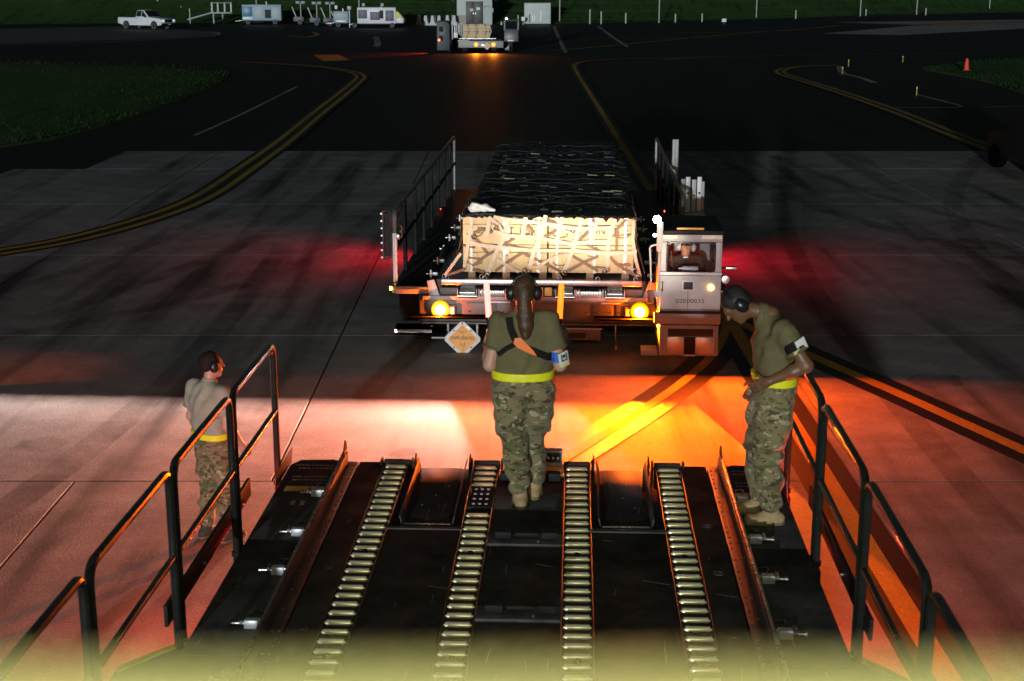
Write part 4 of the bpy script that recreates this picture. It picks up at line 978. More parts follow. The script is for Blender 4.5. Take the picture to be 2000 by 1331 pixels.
# ================================================================== CARGO ON THE INCOMING LOADER
bpy.context.view_layer.update()
MLM = ML.matrix_world.copy(); MLI = MLM.inverted()
def on_ml(name, x, y, z, label, cat, group=None):
    o = empty(name, MLM @ Vector((x, y, z)), R(-2.8)); return tag(o, label, cat, group)
def fp(pxx, pyy, c):
    """the point of the loader's cross plane y = c behind a place in the picture"""
    A = MLI @ Vector((0, 0, CAM_H)); B = MLI @ at(pxx, pyy, 0); d = B - A; k = (c - A.y) / d.y; return A + d * k
PZ = 1.02
ords = ['front', 'second', 'third', 'rearmost']
tie = MB().tube([(.026 * math.cos(a), 0, .026 * math.sin(a)) for a in np.linspace(0, 2 * PI, 13)[:-1]], .007, 6, True).mesh()
for k in range(4):
    y0 = -.03 + 2.27 * k
    p = on_ml('cargo_pallet', 0, y0, .93, 'flat metal cargo pallet under the load, %s of the four on the loader' % ords[k], 'pallet', 'pallets on the incoming loader')
    MB().bx(-1.37, 1.37, 0, 2.235, .003, .09).obj('panel', ALU, p, .02)
    for i in range(6):
        for yy in (.03, 2.2):
            if k and yy < 1: continue
            mobj('tie_down_ring', tie, STEEL, p, (-1.28 + i * .512, yy, .105))
    for i in range(4):
        for s in (-1, 1): mobj('tie_down_ring', tie, STEEL, p, (s * 1.34, .3 + i * .54, .105), R(90))
# front row of ammunition crates
def crate(x0, x1, z0, z1, label, lines, kh):
    c = on_ml('crate', (x0 + x1) / 2, .08, z0, label, 'crate', 'crates on the front pallet')
    w = (x1 - x0) / 2; h = z1 - z0
    MB().bx(-w, w, .0, .55, .0, h * .72).obj('box', WOODC, c, .004)
    MB().bx(-w, w, -.004, .552, h * .735, h).obj('lid', WOODC, c, .004)
    for sx in (-.72, .72): MB().bx(sx * w - .035, sx * w + .035, -.022, -.005, .01, h * .72).obj('cleat', WOODC, c, .003)
    for sx in (-.80, -.02 + .1 * kh, .80): MB().bx(sx * w - .016, sx * w + .016, -.027, -.0235, -.002, h + .002).obj('steel_band', PAPER if sx < .5 else STEEL, c, 0)
    for sx in (-.72, .72): MB().tube([(sx * w + .1 * math.cos(a), -.03, h * .40 + .045 * math.sin(a)) for a in np.linspace(PI, 2 * PI, 9)], .007, 6).obj('rope_handle', STRAPD, c)
    hp = MB().bx(-.04, .04, -.012, -.006, h * .60, h * .84).obj('hasp', STEEL, c, .003)
    for i, (t, sz, xx, zz) in enumerate(lines): text('stencil', t, sz, (xx, -.0065, zz * h), (R(90), 0, 0), INK, c)
    return c
crate(-1.065, .078, 1.10, 1.475, 'wooden ammunition crate at the lower left of the netted load', [], 0)
crate(.096, 1.245, 1.10, 1.475, 'wooden ammunition crate at the lower right of the netted load', [('CARTRIDGES', .05, -.1, .58)] if False else [], 1)
crate(-1.065, .078, 1.483, 1.86, 'wooden crate reading DO NOT USE at the upper left of the load', [('DO NOT USE', .105, .1, .56), ('HOOKS', .075, .25, .25)] if False else [('DO', .13, -.27, .50), ('NOT', .13, -.02, .50), ('USE', .13, .30, .50)], 1)
crate(.096, 1.245, 1.483, 1.86, 'wooden crate reading LIFT ON END at the upper right of the load', [('LIFT', .13, -.23, .50), ('ON', .13, .09, .50), ('END', .13, .37, .50)], 0)
for i, x in enumerate((-.95, -.48, .02, .20, .66, 1.14)):
    sk_ = on_ml('timber_bearer', x, .10, PZ + .001, 'short timber bearer under the crates, number %s from the left' % ('one', 'two', 'three', 'four', 'five', 'six')[i], 'bearer', 'bearers under the front crates')
    MB().bx(-.05, .05, 0, .5, 0, .078).obj('beam', WOODD, sk_, .004)
# wrapped loads behind: crumpled black sheet over stacked boxes
def bundle(k, y0, y1, x0, x1, zt, label, lead=0.0):
    b = on_ml('wrapped_load', 0, y0, PZ, label, 'wrapped cargo', 'black wrapped loads on the loader')
    rs = np.random.RandomState(20 + k); nx, ny = 46, 46
    def hgt(u, v):
        return .012 * math.sin(9 * u + 3 * v + k) + .012 * math.sin(23 * v + 5 * math.sin(7 * u) + k) + rs.uniform(-.014, .014)
    vs = []; fs = []; H_ = zt - PZ
    for j in range(ny + 1):
        for i in range(nx + 1):
            u, v = i / nx, j / ny; x = x0 + (x1 - x0) * u; y = (y1 - y0) * v
            z = H_ + hgt(u, v) - .03 * (max(0, abs(u - .5) - .47) / .03) - .02 * (max(0, abs(v - .5) - .47) / .03)
            vs.append((x + rs.uniform(-.008, .008), y + rs.uniform(-.008, .008), z))
    for j in range(ny):
        for i in range(nx): a = j * (nx + 1) + i; fs.append((a, a + 1, a + nx + 2, a + nx + 1))
    ring = [i for i in range(nx + 1)] + [j * (nx + 1) + nx for j in range(1, ny + 1)] + [ny * (nx + 1) + i for i in range(nx - 1, -1, -1)] + [j * (nx + 1) for j in range(ny - 1, 0, -1)]
    prev = ring
    for q, zf in enumerate((.8, .55, .3, .02)):
        cur = []
        for a in ring:
            x, y, z = vs[a]; ins = .0
            if lead and y < lead and zf < .9: y_ = max(y, lead) ; 
            else: y_ = y
            cur.append(len(vs)); vs.append((x + rs.uniform(-.02, .02), y_ + rs.uniform(-.015, .015), H_ * zf))
        for i in range(len(ring)): l = (i + 1) % len(ring); fs.append((prev[i], cur[i], cur[l], prev[l]))
        prev = cur
    MB().add(vs, fs).obj('black_sheet', WRAP, b, smooth=70)
    return b
bundle(0, .66, 2.13, -1.06, 1.24, 1.885, 'black wrapped load directly behind the bright crates', 0)
fs_ = on_ml('top_sheet', 0, .065, 1.863, 'strip of black sheet lying over the top of the front crates', 'sheet')
rs = np.random.RandomState(5); vs = []; fs = []
for j in range(12):
    for i in range(61):
        x = -1.075 + 2.33 * i / 60; y = .6 * j / 11 - .01
        z = .006 + abs(rs.normal(0, .010)) + .008 * math.sin(i * 1.3 + j) ** 2
        vs.append((x, y + rs.uniform(-.006, .006), z))
for j in range(11):
    for i in range(60): a = j * 61 + i; fs.append((a, a + 1, a + 62, a + 61))
n0 = len(vs)
for i in range(61): x, y, z = vs[i]; vs.append((x, y - .008, z - .012 - rs.uniform(0, .02) - (.05 if rs.rand() < .08 else 0)))
for i in range(60): fs.append((i, n0 + i, n0 + i + 1, i + 1))
so = MB().add(vs, fs).obj('black_sheet', WRAP, fs_, smooth=70); so.modifiers.new('t', 'SOLIDIFY').thickness = .003
bundle(1, 2.30, 4.42, -1.05, 1.20, 1.87, 'black wrapped load on the second pallet of the loader')
bundle(2, 4.56, 6.68, -1.06, 1.18, 1.88, 'black wrapped load on the third pallet of the loader')
bundle(3, 6.82, 8.80, -1.08, 1.16, 1.90, 'black wrapped load at the far end of the loader')
# cargo nets over the black loads
nets = on_ml('top_net', 0, .7, 1.9, 'dark webbing net stretched over the tops of the black loads', 'cargo net')
NETD = M('net_dark', (.03, .03, .026), .5, 0, .3, 10, .2, 200)
for i, y in enumerate((.25, .9, 1.35, 2.3, 2.75, 3.5, 4.6, 5.2, 6.4, 7.3)):
    pts = [(x, y + .05 * math.sin(3 * x + i) + .02 * math.sin(9 * x + i), .012 + .012 * math.sin(11 * x + i * 2) + (-.05 if abs(x - .08) > 1.1 else 0)) for x in np.linspace(-1.12, 1.29, 25)]
    MB().ribbon(pts, (0, 0, 1), .035, .003).obj('strap', NETD, nets)
for i in range(55):                                   # small flaps added to give the black wrap its glints
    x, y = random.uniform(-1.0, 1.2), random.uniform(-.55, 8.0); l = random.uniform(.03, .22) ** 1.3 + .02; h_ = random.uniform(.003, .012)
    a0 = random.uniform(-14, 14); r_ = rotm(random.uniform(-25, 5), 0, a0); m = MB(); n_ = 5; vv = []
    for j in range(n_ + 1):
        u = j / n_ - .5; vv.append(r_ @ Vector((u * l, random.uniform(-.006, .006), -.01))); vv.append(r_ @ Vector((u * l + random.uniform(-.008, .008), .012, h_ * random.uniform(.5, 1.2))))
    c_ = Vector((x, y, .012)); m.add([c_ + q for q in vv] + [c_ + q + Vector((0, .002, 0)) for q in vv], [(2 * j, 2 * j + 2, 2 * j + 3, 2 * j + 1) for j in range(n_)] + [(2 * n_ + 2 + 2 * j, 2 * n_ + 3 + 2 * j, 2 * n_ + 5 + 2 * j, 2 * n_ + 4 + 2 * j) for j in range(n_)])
    m.obj('glint_flap', GLINT_FILM, nets)
for (x, y) in ((.98, 3.1), (.70, 3.12), (.92, 1.35), (-.6, 2.65), (1.05, 1.40), (-.3, 5.9)):
    MB().box((x, y, .03), (.16, .05, .006), rotm(4, 3, 3)).obj('tape_tag', M('tag_yellow', (.55, .5, .22), .5), nets, .001)
# the tan net over the crates
net = on_ml('cargo_net', 0, 0, PZ, 'tan webbing net lashed across the front of the crates', 'cargo net')
def nl(p): return p - Vector((0, 0, PZ))
def strap(pts, w, mat, c, buckle=None):
    P = [nl(fp(a, b, c)) for a, b in pts]
    Q = []
    for i in range(len(P) - 1):
        for t in np.linspace(0, 1, 5)[:-1]: q = P[i].lerp(P[i + 1], t); q.y += random.uniform(-.003, .003); Q.append(q)
    Q.append(P[-1])
    o = MB().ribbon(Q, (0, -1, 0), w, .004).obj('strap', mat, net)
    for t in (buckle or ()):
        q = Q[int(t * (len(Q) - 1))]; MB().box((q.x, q.y - .006, q.z), (w * 1.5, .010, w * .8), rotm(0, random.uniform(-40, 40), 0)).obj('buckle', mat, o, .003)
    return o
Vs = [[(923, 425), (917, 458), (912, 492), (907, 522)], [(957, 424), (954, 440), (951, 462)], [(993, 426), (982, 471), (973, 484), (961, 515), (952, 537)], [(1027, 425), (1023, 445), (1020, 463)],
      [(1066, 421), (1057, 462), (1044, 486), (1033, 527)], [(1098, 425), (1093, 447), (1088, 469)], [(1137, 426), (1128, 458), (1118, 489), (1102, 531)], [(1168, 426), (1162, 447), (1156, 469)], [(1201, 428), (1188, 472), (1186, 522)], [(1238, 430), (1236, 470), (1242, 510), (1250, 540)]]
for i, v in enumerate(Vs): strap(v, .055 if i not in (0, 9) else .045, STRAP, .030 - .0015 * (i % 2), (.5,))
for i, h in enumerate(([(964, 424), (988, 429), (1056, 436), (1125, 447), (1193, 446)], [(964, 452), (994, 461), (1049, 464), (1081, 471), (1117, 477), (1152, 473), (1188, 473)], [(915, 472), (936, 479), (970, 483), (1042, 490), (1115, 490), (1182, 495), (1237, 494)])):
    strap(h, .05, STRAP, .021 - .001 * i, (.3, .7))
Ds = [[(923, 460), (942, 482), (952, 496)], [(965, 432), (976, 452)], [(923, 520), (948, 501), (970, 489)], [(923, 526), (946, 532)], [(971, 507), (984, 515), (1014, 532)], [(967, 530), (983, 518), (1008, 502), (1020, 495)],
      [(984, 477), (1005, 466)], [(990, 478), (1018, 487)], [(1020, 494), (1060, 514), (1096, 531)], [(1050, 523), (1066, 511), (1092, 499)], [(1118, 501), (1141, 514), (1168, 530)], [(1110, 530), (1141, 513), (1168, 501)],
      [(1224, 429), (1205, 448), (1204, 489)], [(1062, 465), (1090, 448)], [(1097, 449), (1121, 459)], [(1149, 453), (1132, 470)], [(1168, 438), (1156, 430)], [(1191, 503), (1205, 517), (1234, 535), (1247, 541)], [(908, 526), (874, 538)], [(900, 495), (869, 538)],
      [(1030, 441), (1044, 455)], [(1069, 430), (1088, 437)], [(925, 455), (945, 448), (962, 455)], [(1148, 479), (1176, 494)], [(955, 424), (975, 440), (990, 470)], [(1205, 517), (1232, 519)]]
for i, d in enumerate(Ds): strap(d, .038, STRAPD if i % 5 != 4 else STRAP, .040 - .0012 * (i % 5) if i not in (18, 19) else -.0 - .01 * (i - 18), (.5,) if i % 2 else None)
for px_, py_ in ((868, 540), (941, 541), (952, 537), (1032, 531), (1103, 533), (1180, 530), (1186, 527), (1247, 542), (1240, 530), (925, 463), (1024, 530), (1092, 541)):
    q = nl(fp(px_, py_, .012)); MB().tube([(q.x + .028 * math.cos(a), q.y - .004 * math.sin(2 * a), q.z + .033 * math.sin(a)) for a in np.linspace(0, 2 * PI, 13)[:-1]], .008, 6, True).obj('hook_ring', STEEL, net)
for k in range(4):                                    # chains on the crate seams
    a, b = [((905, 480), (925, 484)), ((1195, 462), (1238, 458)), ((1150, 521), (1185, 524)), ((910, 503), (935, 506))][k]
    for t in np.linspace(0, 1, 9):
        q = nl(fp(a[0] + (b[0] - a[0]) * t, a[1] + (b[1] - a[1]) * t, .045)); MB().tube([(q.x + .017 * math.cos(w), q.y, q.z + .010 * math.sin(w)) for w in np.linspace(0, 2 * PI, 9)[:-1]], .004, 5, True).obj('chain_link', STRAPD, net)
for s, x in ((-1, -1.10), (1, 1.275)):                # straps down the two sides
    for i in range(7):
        y = .15 + i * .28
        P = [Vector((x, y, .84)), Vector((x + s * .015, y + .1, .45)), Vector((x + s * .12, y - .15, .1))]
        MB().ribbon(smooth_path(P, 5), (s, 0, 0), .04, .004).obj('strap', STRAPD, net)
    for z in (.25, .6): MB().ribbon([(x + s * .02, .1 + .3 * j, z + .02 * math.sin(j)) for j in range(8)], (s, 0, 0), .04, .004).obj('strap', STRAPD, net)
# white sack on the front edge of the load
sk2 = on_ml('white_sack', -.82, .26, 1.895, 'crumpled white sack lying on the front left edge of the load', 'sack')
F = Field(.04); F.cap((-.13, 0, .05), (.06, .02, .05), .055, .05); F.cap((.06, .02, .05), (.17, .0, .035), .05, .02); F.ell((-.10, 0, .08), (.07, .06, .05)); F.wr = folds(.016, 4, 60); F.plane((0, 0, 0), (0, 0, -1))
mobj('sack', F.mesh(.008), PAPER, sk2)

# ================================================================== FAR FIELD
def gob(name, x, y, rz, label, cat, group=None, z=GZ): return tag(empty(name, (x, y, z), R(rz)), label, cat, group)
def wheel(par, x, y, z, r, w, axis='y', rim=None, name='wheel'):
    o = MB().lathe([(r * .6, -w / 2), (r * .93, -w / 2), (r, -w * .3), (r, w * .3), (r * .93, w / 2), (r * .6, w / 2)], (x, y, z), axis, 20).obj(name, RUBBER, par)
    MB().lathe([(r * .2, -w * .35), (r * .58, -w * .52), (r * .58, w * .52), (r * .2, w * .35)], (x, y, z), axis, 16).obj('rim', rim or PALEG, o)
    return o
# --- pickup
pk = gob('pickup_truck', -35.9, 143.2, -30, 'white pickup truck parked at the far left in front of the grass', 'pickup')
def arch(cx, r=.46, n=8, z=.42): return [(cx + r * math.cos(a), z + r * math.sin(a)) for a in np.linspace(0, PI, n)]
CARW = M('car_white', (.78, .80, .82), .25, 0, .03, 3, coat=.5)
prof = [(-2.9, .62), (-2.9, 1.12), (-2.86, 1.16), (-.62, 1.16), (-.6, 1.20), (1.05, 1.20), (1.6, 1.17), (2.55, 1.08), (2.78, .98), (2.86, .80), (2.86, .50), (2.30, .42)] + arch(1.82)[0:] + [(1.3, .42), (-1.3, .42)] + arch(-1.85)[0:] + [(-2.4, .48)]
MB().prism(prof, 'y', -.97, .97).obj('body', CARW, pk, .03, 40)
gv = [(-.60, -.90, 1.2), (1.15, -.92, 1.2), (1.15, .92, 1.2), (-.60, .90, 1.2), (-.48, -.74, 1.86), (.38, -.76, 1.88), (.38, .76, 1.88), (-.48, .74, 1.86)]
MB().add(gv, [(3, 2, 1, 0), (4, 5, 6, 7), (0, 1, 5, 4), (1, 2, 6, 5), (2, 3, 7, 6), (3, 0, 4, 7)]).obj('cab', CARW, pk, .06, 40)
def lerp3(a, b, t): return Vector(a).lerp(Vector(b), t)
def pane(A, B, C, D, off, name='window', m=WIN):
    A, B, C, D = map(Vector, (A, B, C, D)); n = (B - A).cross(D - A).normalized() * off
    return MB().add([A + n, B + n, C + n, D + n, A, B, C, D], [(0, 1, 2, 3), (7, 6, 5, 4), (0, 4, 5, 1), (1, 5, 6, 2), (2, 6, 7, 3), (3, 7, 4, 0)]).obj(name, m, pk, 0, 0)
for s in (-1, 1):
    A, B, C, D = (-.50, s * .885, 1.26), (.95, s * .895, 1.26), (.32, s * .765, 1.80), (-.42, s * .75, 1.80)
    pane(*((A, B, C, D) if s < 0 else (D, C, B, A)), .012); MB().box((.25, s * .90, 1.5), (.05, .03, .5), rotm(-12 * -s, -0, 0)).obj('door_pillar', CARW, pk)
    MB().box((.82, s * 1.06, 1.27), (.12, .18, .16)).obj('mirror', PLASTK, pk, .02)
    wheel(pk, 1.82, s * .88, .40, .40, .26); wheel(pk, -1.85, s * .88, .40, .40, .26)
    MB().box((2.84, s * .72, .88), (.08, .34, .20)).obj('headlight', EM('glint', (.8, .9, 1), .6), pk, .02); MB().bx(-2.93, -2.89, s * .88 - .06, s * .88 + .06, .8, 1.1).obj('tail_light', M('tail_red', (.4, .02, .02), .3), pk)
    for x in (-.52, 1.02): MB().bx(x, x + .012, s * .972 - .003, s * .972 + .003, .52, 1.18).obj('door_seam', INK, pk, 0)
    MB().bx(-.40, -.22, s * .975 - .012, s * .975 + .012, 1.06, 1.10).obj('door_handle', PLASTK, pk, .004)
pane((1.13, -.84, 1.24), (1.13, .84, 1.24), (.43, .70, 1.83), (.43, -.70, 1.83), .014, 'windscreen')
MB().bx(2.83, 2.895, -.54, .54, .70, 1.0).obj('grille', PLASTK, pk, .02); MB().bx(2.80, 2.98, -.98, .98, .46, .66).obj('bumper', PLASTK, pk, .04); MB().bx(2.982, 2.99, -.16, .16, .50, .60).obj('number_plate', PAPER, pk)
MB().bx(-2.78, -.70, -.82, .82, 1.10, 1.165).obj('bed', DARKG, pk)
MB().bx(-3.0, -2.9, -.95, .95, .48, .62).obj('rear_bumper', STEEL, pk, .02)
# --- access ramp
rp_ = gob('access_ramp', -33.6, 163, 8, 'grey wheeled access ramp with railings left of the blue cart', 'ramp')
PALEB = M('grey_blue', (.33, .40, .42), .5, 0, .1, 2)
MB().prism([(-2.6, .35), (0, 1.05), (0, 1.20), (-2.6, .48)], 'y', -.7, .7).obj('slope', PALEB, rp_, .02); MB().bx(0, 2.3, -.8, .8, 1.06, 1.20).obj('platform', PALEB, rp_, .02)
for x in (.1, .75, 1.5, 2.2):
    for s in (-1, 1): MB().cyl((x, s * .75, 1.2), (x, s * .75, 2.25), .04).obj('post', WHITEP, rp_)
for s in (-1, 1): MB().cyl((.1, s * .75, 2.2), (2.2, s * .75, 2.2), .03).obj('handrail', PALEB, rp_)
for x in (.2, 1.2): MB().bx(x, x + .12, -.6, .6, 0, 1.06).obj('leg', PALEB, rp_)
MB().cyl((-2.3, -.7, 0), (-2.3, -.7, 1.6), .04).obj('post', WHITEP, rp_)
# --- carts
def cart(name, X0, Y0, rz, label, cat, L, Hh, body, panels, wheels, extra=None, group=None):
    g = gob(name, X0, Y0, rz, label, cat, group)
    b = MB().bx(-L / 2, L / 2, -.85, .85, .45, Hh).obj('housing', body, g, .04)
    for (a, c, z0, z1, mt) in panels:
        q = MB().bx(a, c, -.872, -.852, z0, z1).obj('panel', mt, b, .01)
    MB().bx(-L / 2 + .1, L / 2 - .1, -.7, .7, .34, .45).obj('frame', BLACKP, g)
    for x in wheels:
        for s in (-1, 1): wheel(g, x, s * .75, .28, .28, .2, 'y', WHITEP)
    MB().bx(-L / 2, L / 2, -.86, .86, Hh + .001, Hh + .05).obj('top_edge', PALEG, b, .01)
    MB().cyl((L * .1, 0, Hh), (L * .1, 0, Hh + .35), .07).obj('exhaust', STEEL, g)
    MB().cyl((-L / 2, 0, .45), (-L / 2 - .9, 0, .35), .04).obj('tow_bar', STEEL, g)
    return g
BLUEG = M('faded_blue', (.22, .36, .46), .5, 0, .12, 1.5); DGREY = M('vent_grey', (.09, .09, .12), .5, 0, .2, 6)
c1 = cart('ground_cart', -27.0, 158, 2, 'blue grey boxy ground cart beside the access ramp', 'ground cart', 4.2, 2.05, BLUEG, [(-2.05, -1.0, .9, 1.9, M('cart_blue', (.05, .16, .26), .4)), (-.7, .3, .6, 1.9, PALEB), (.35, 1.0, .7, 1.6, DARKG), (1.1, 2.0, .6, 1.8, PALEB), (-2.05, -1.0, .55, .8, WHITEP)], (-1.5, 1.4))
c2 = cart('generator_cart', -13.6, 147.5, -2, 'white generator cart with a yellow nose in front of the grass', 'generator cart', 3.9, 2.0, M('cart_white', (.70, .68, .74), .4, 0, .06, 2), [(-1.85, -.95, .95, 1.8, DGREY), (-.65, .35, .8, 1.6, DGREY), (.3, .7, .95, 1.75, DARKG), (.9, 1.75, .7, 1.75, DGREY)], (-2.25, 1.55))
MB().prism([(1.96, .5), (2.7, .5), (2.75, .9), (2.3, 1.5), (1.96, 1.55)], 'y', -.8, .8).obj('nose', M('cart_white', (.7, .68, .74)), c2, .03)
MB().prism([(1.99, 1.0), (2.62, 1.0), (2.25, 1.55), (1.99, 1.7)], 'y', -.83, .83).obj('yellow_panel', M('panel_yellow', (.65, .58, .03), .5), c2, .02)
for x in (-1.4, .5): MB().box((x, 0, 2.28), (.3, .2, .3)).obj('beacon', PALEB, c2, .03)
lights_ = [(-23.0, 157.5, 'floodlight cart nearest the blue cart'), (-20.8, 154, 'floodlight cart with a slanted white strut, left of two alike'), (-19.3, 153.2, 'floodlight cart with a slanted white strut, right of two alike')]
for i, (x, y, lb) in enumerate(lights_):
    g = gob('floodlight_cart', x, y, 5 * i, lb + ' by the grass', 'floodlight cart', 'floodlight carts')
    MB().bx(-.55, .55, -.5, .5, .35, .85).obj('base', DGREY, g, .04); MB().tube([(-.75, 0, 1.9), (-.35, 0, .9), (.05, 0, .35)], .045, 6).obj('strut', WHITEP, g)
    MB().cyl((.2, 0, .8), (.2, 0, 2.3), .05).obj('mast', PALEG, g)
    for s in (-1, 1): MB().box((.2 + s * .28, -.1, 2.35), (.42, .2, .26), rotm(12, 0, 0)).obj('lamp_head', PALEB, g, .03)
    for s in (-1, 1): wheel(g, .15, s * .5, .27, .27, .18, 'y', WHITEP)
c3 = cart('pump_cart', -17.45, 149.5, 0, 'small cart with pale blue front standing left of the white generator', 'pump cart', 1.5, 1.55, BLUEG, [(-.65, .65, .85, 1.45, PALEB), (-.5, .5, .52, .72, WHITEP)], (-.3,))
MB().tube([(-1.0, -.6, 1.6), (-.7, -.6, 1.0), (-.5, -.6, .45)], .05, 6).obj('strut', WHITEP, c3); MB().cyl((.85, -.6, 0), (.85, -.6, 1.9), .05).obj('post', WHITEP, c3); MB().box((.85, -.6, 1.95), (.4, .3, .35)).obj('lamp_head', PALEG, c3, .04); MB().box((-.55, 0, 2.0), (.3, .3, .4)).obj('tank', WHITEP, c3, .08)
# --- concrete barriers
lb6 = ['leftmost', 'second', 'third', 'fourth', 'fifth', 'rightmost']
for i in range(6):
    p = at(818 + i * 13.2 + (3 if i > 3 else 0), 50 - .5 * (i > 3), GZ); g = gob('concrete_barrier', p.x, p.y, random.uniform(-8, 8), 'flared concrete barrier left of the shed, %s of six' % lb6[i], 'barrier', 'concrete barriers by the shed')
    MB().prism([(-.36, 0), (.36, 0), (.36, .1), (.20, .38), (.13, 1.02), (-.13, 1.02), (-.20, .38), (-.36, .1)], 'y', 0, 2.0).obj('block', M('barrier_concrete', (.60, .60, .61), .8, 0, .12, 3, .2, 20), g, .02)
# --- shed
sh = gob('shed', -4.05, 157.6, 0, 'small pale gabled shed with a dark double door behind the far loader', 'shed')
SHW = M('shed_wall', (.50, .55, .53), .7, 0, .08, 1.2); 
MB().prism([(-1.9, 0), (1.9, 0), (1.9, 2.75), (0, 3.55), (-1.9, 2.75)], 'y', 0, 4).obj('wall', SHW, sh, .01)
for s in (-1, 1): MB().prism([(0, 3.56), (s * 2.35, 2.57), (s * 2.35, 2.69), (0, 3.70)], 'y', -.3, 4.2).obj('roof', M('roof_grey', (.35, .33, .32), .6), sh)
for s in (-1, 1):
    d = MB().bx(min(s * .01, s * .93), max(s * .01, s * .93), -.05, -.005, .05, 2.45).obj('door', M('door_brown', (.045, .042, .042), .5), sh, .005); MB().bx(s * .12 - .03, s * .12 + .03, -.08, -.051, 1.1, 1.25).obj('handle', STEEL, d)
MB().bx(-.50, -.12, -.058, -.051, 1.4, 1.7).obj('notice', M('notice_cream', (.6, .5, .36), .6), sh); MB().bx(.22, .60, -.058, -.051, 1.55, 1.82).obj('notice', PAPER, sh)
MB().bx(-1.88, -.97, -.03, -.004, .1, 1.0).obj('lower_panel', M('panel_tan', (.36, .31, .25), .7), sh)
MB().tube([(1.1, -.03, 1.75), (1.1, -.03, 1.95), (1.65, -.03, 1.95), (1.65, -.03, 1.75)], .03, 5).obj('bracket', INK, sh); MB().box((1.96, .3, 1.5), (.14, .4, .5)).obj('meter_box', PALEG, sh, .02); MB().lathe([(.12, 0), (.14, -.12), (.05, -.16)], (0, -.01, 3.1), 'y', 10).obj('gable_lamp', STEEL, sh)
# --- white container
ct = gob('container', 2.75, 157.6, 0, 'pale windowless container standing right of the shed', 'container')
MB().bx(-1.42, 1.42, 0, 2.4, .1, 2.2).obj('shell', M('container_white', (.52, .58, .56), .6, 0, .12, 1.0, wear=(.3, .33, .32)), ct, .02)
for k, (x, z0, z1) in enumerate(((-.9, .2, 1.1), (-.55, .3, .9), (-.35, .4, .95), (.35, .3, 1.5))): MB().bx(x, x + (.10 if k == 0 else .03), -.012, -.002, z0, z1).obj('door_bar', DARKG if k == 0 else STEEL, ct)
MB().bx(-1.42, 1.42, -.02, 2.42, 2.2, 2.27).obj('roof', PALEG, ct); MB().bx(-1.3, 1.3, .2, 2.2, 0, .1).obj('skid', BLACKP, ct)
wb = gob('notice_board', 1.2, 156.2, 0, 'small white board on a post at the left of the container', 'sign'); MB().cyl((0, 0, 0), (0, 0, .9), .03).obj('post', STEEL, wb); MB().bx(-.2, .2, -.04, -.02, .45, .85).obj('board', PAPER, wb)
# --- fence: tall and short posts with wire
fe = tag(empty('wire_fence', (0, 0, 0)), 'thin wire fence with pale posts along the foot of the grass slope', 'fence')
POST = M('post_pale', (.55, .55, .50), .6, 0, .1, 2)
tops = []
for x, y, h in ((-120, 47, 3.2), (115, 40, 3.2), (310, 39, 3.2), (502, 41, 3.1), (702, 43, 3.2), (900, 44, 3), (1093, 46, 3.2), (1287, 45, 3.3), (1477, 37, 3.3), (1680, 32, 3.3), (1790, 29, 3), (1932, 24, 3.2), (2100, 20, 3.2),
                (1012, 47, .9), (1152, 47, 1.5), (1174, 47, 1.3), (1222, 46, 1.1), (1319, 44, .9), (1371, 43, .9), (1554, 37, 1.0), (1808, 30, .9), (355, 40, 1.6), (1691, 31, .8)):
    p = at(x, y, GZ); 
    if h > 2: tops.append((p, h))
    MB().cyl((p.x, p.y, GZ), (p.x, p.y, h), .055 if h > 2 else .07, n=8).obj('post', POST, fe)
for i in range(len(tops) - 1):
    for z in (.4, 1.3, 2.2, 3.0): a, b = tops[i][0], tops[i + 1][0]; MB().cyl((a.x, a.y, z), (b.x, b.y, z), .006, n=5).obj('wire', M('wire', (.12, .12, .11), .6), fe)
ws = gob('white_sign', *at(1414, 46, GZ)[:2], 0, 'small white sign plate on a stub post by the fence', 'sign'); MB().cyl((0, 0, 0), (0, 0, .45), .03).obj('post', STEEL, ws); MB().bx(-.24, .24, -.03, -.01, .15, .5).obj('plate', PAPER, ws)
# --- taxiway reflector stakes and the cone
for i, (x, y, lb) in enumerate(((1645, 146, 'nearest the worn kerb mark'), (1657, 131, 'just behind the worn kerb mark'), (1763, 123, 'standing alone in the far taxiway'), (1790, 188, 'nearest to the camera'))):
    p = at(x, y, GZ); g = gob('reflector_stake', p.x, p.y, 0, 'thin yellow reflector stake on the right, ' + lb, 'stake', 'reflector stakes'); MB().cyl((0, 0, 0), (0, 0, .30), .022, .018, 8).obj('stake', YPAINT, g); MB().lathe([(.07, 0), (.07, .03), (.03, .04)], (0, 0, 0)).obj('base', RUBBER, g); MB().cyl((0, 0, .30), (0, 0, .40), .026, n=8).obj('reflector', M('reflector', (.75, .6, .3), .3), g)
p = at(1887, 142, GZ); g = gob('traffic_cone', p.x, p.y, 0, 'orange red marker cone on the right grass', 'cone', z=GZ + .1); MB().lathe([(.16, .03), (.14, .1), (.07, .62), (.03, .66)], (0, 0, 0)).obj('cone', M('cone_red', (.85, .08, .03), .5), g); MB().bx(-.19, .19, -.19, .19, 0, .035).obj('base', M('cone_red', (.85, .08, .03)), g, .01); MB().lathe([(.115, .28), (.092, .42)], (0, 0, 0)).obj('band', PAPER, g)
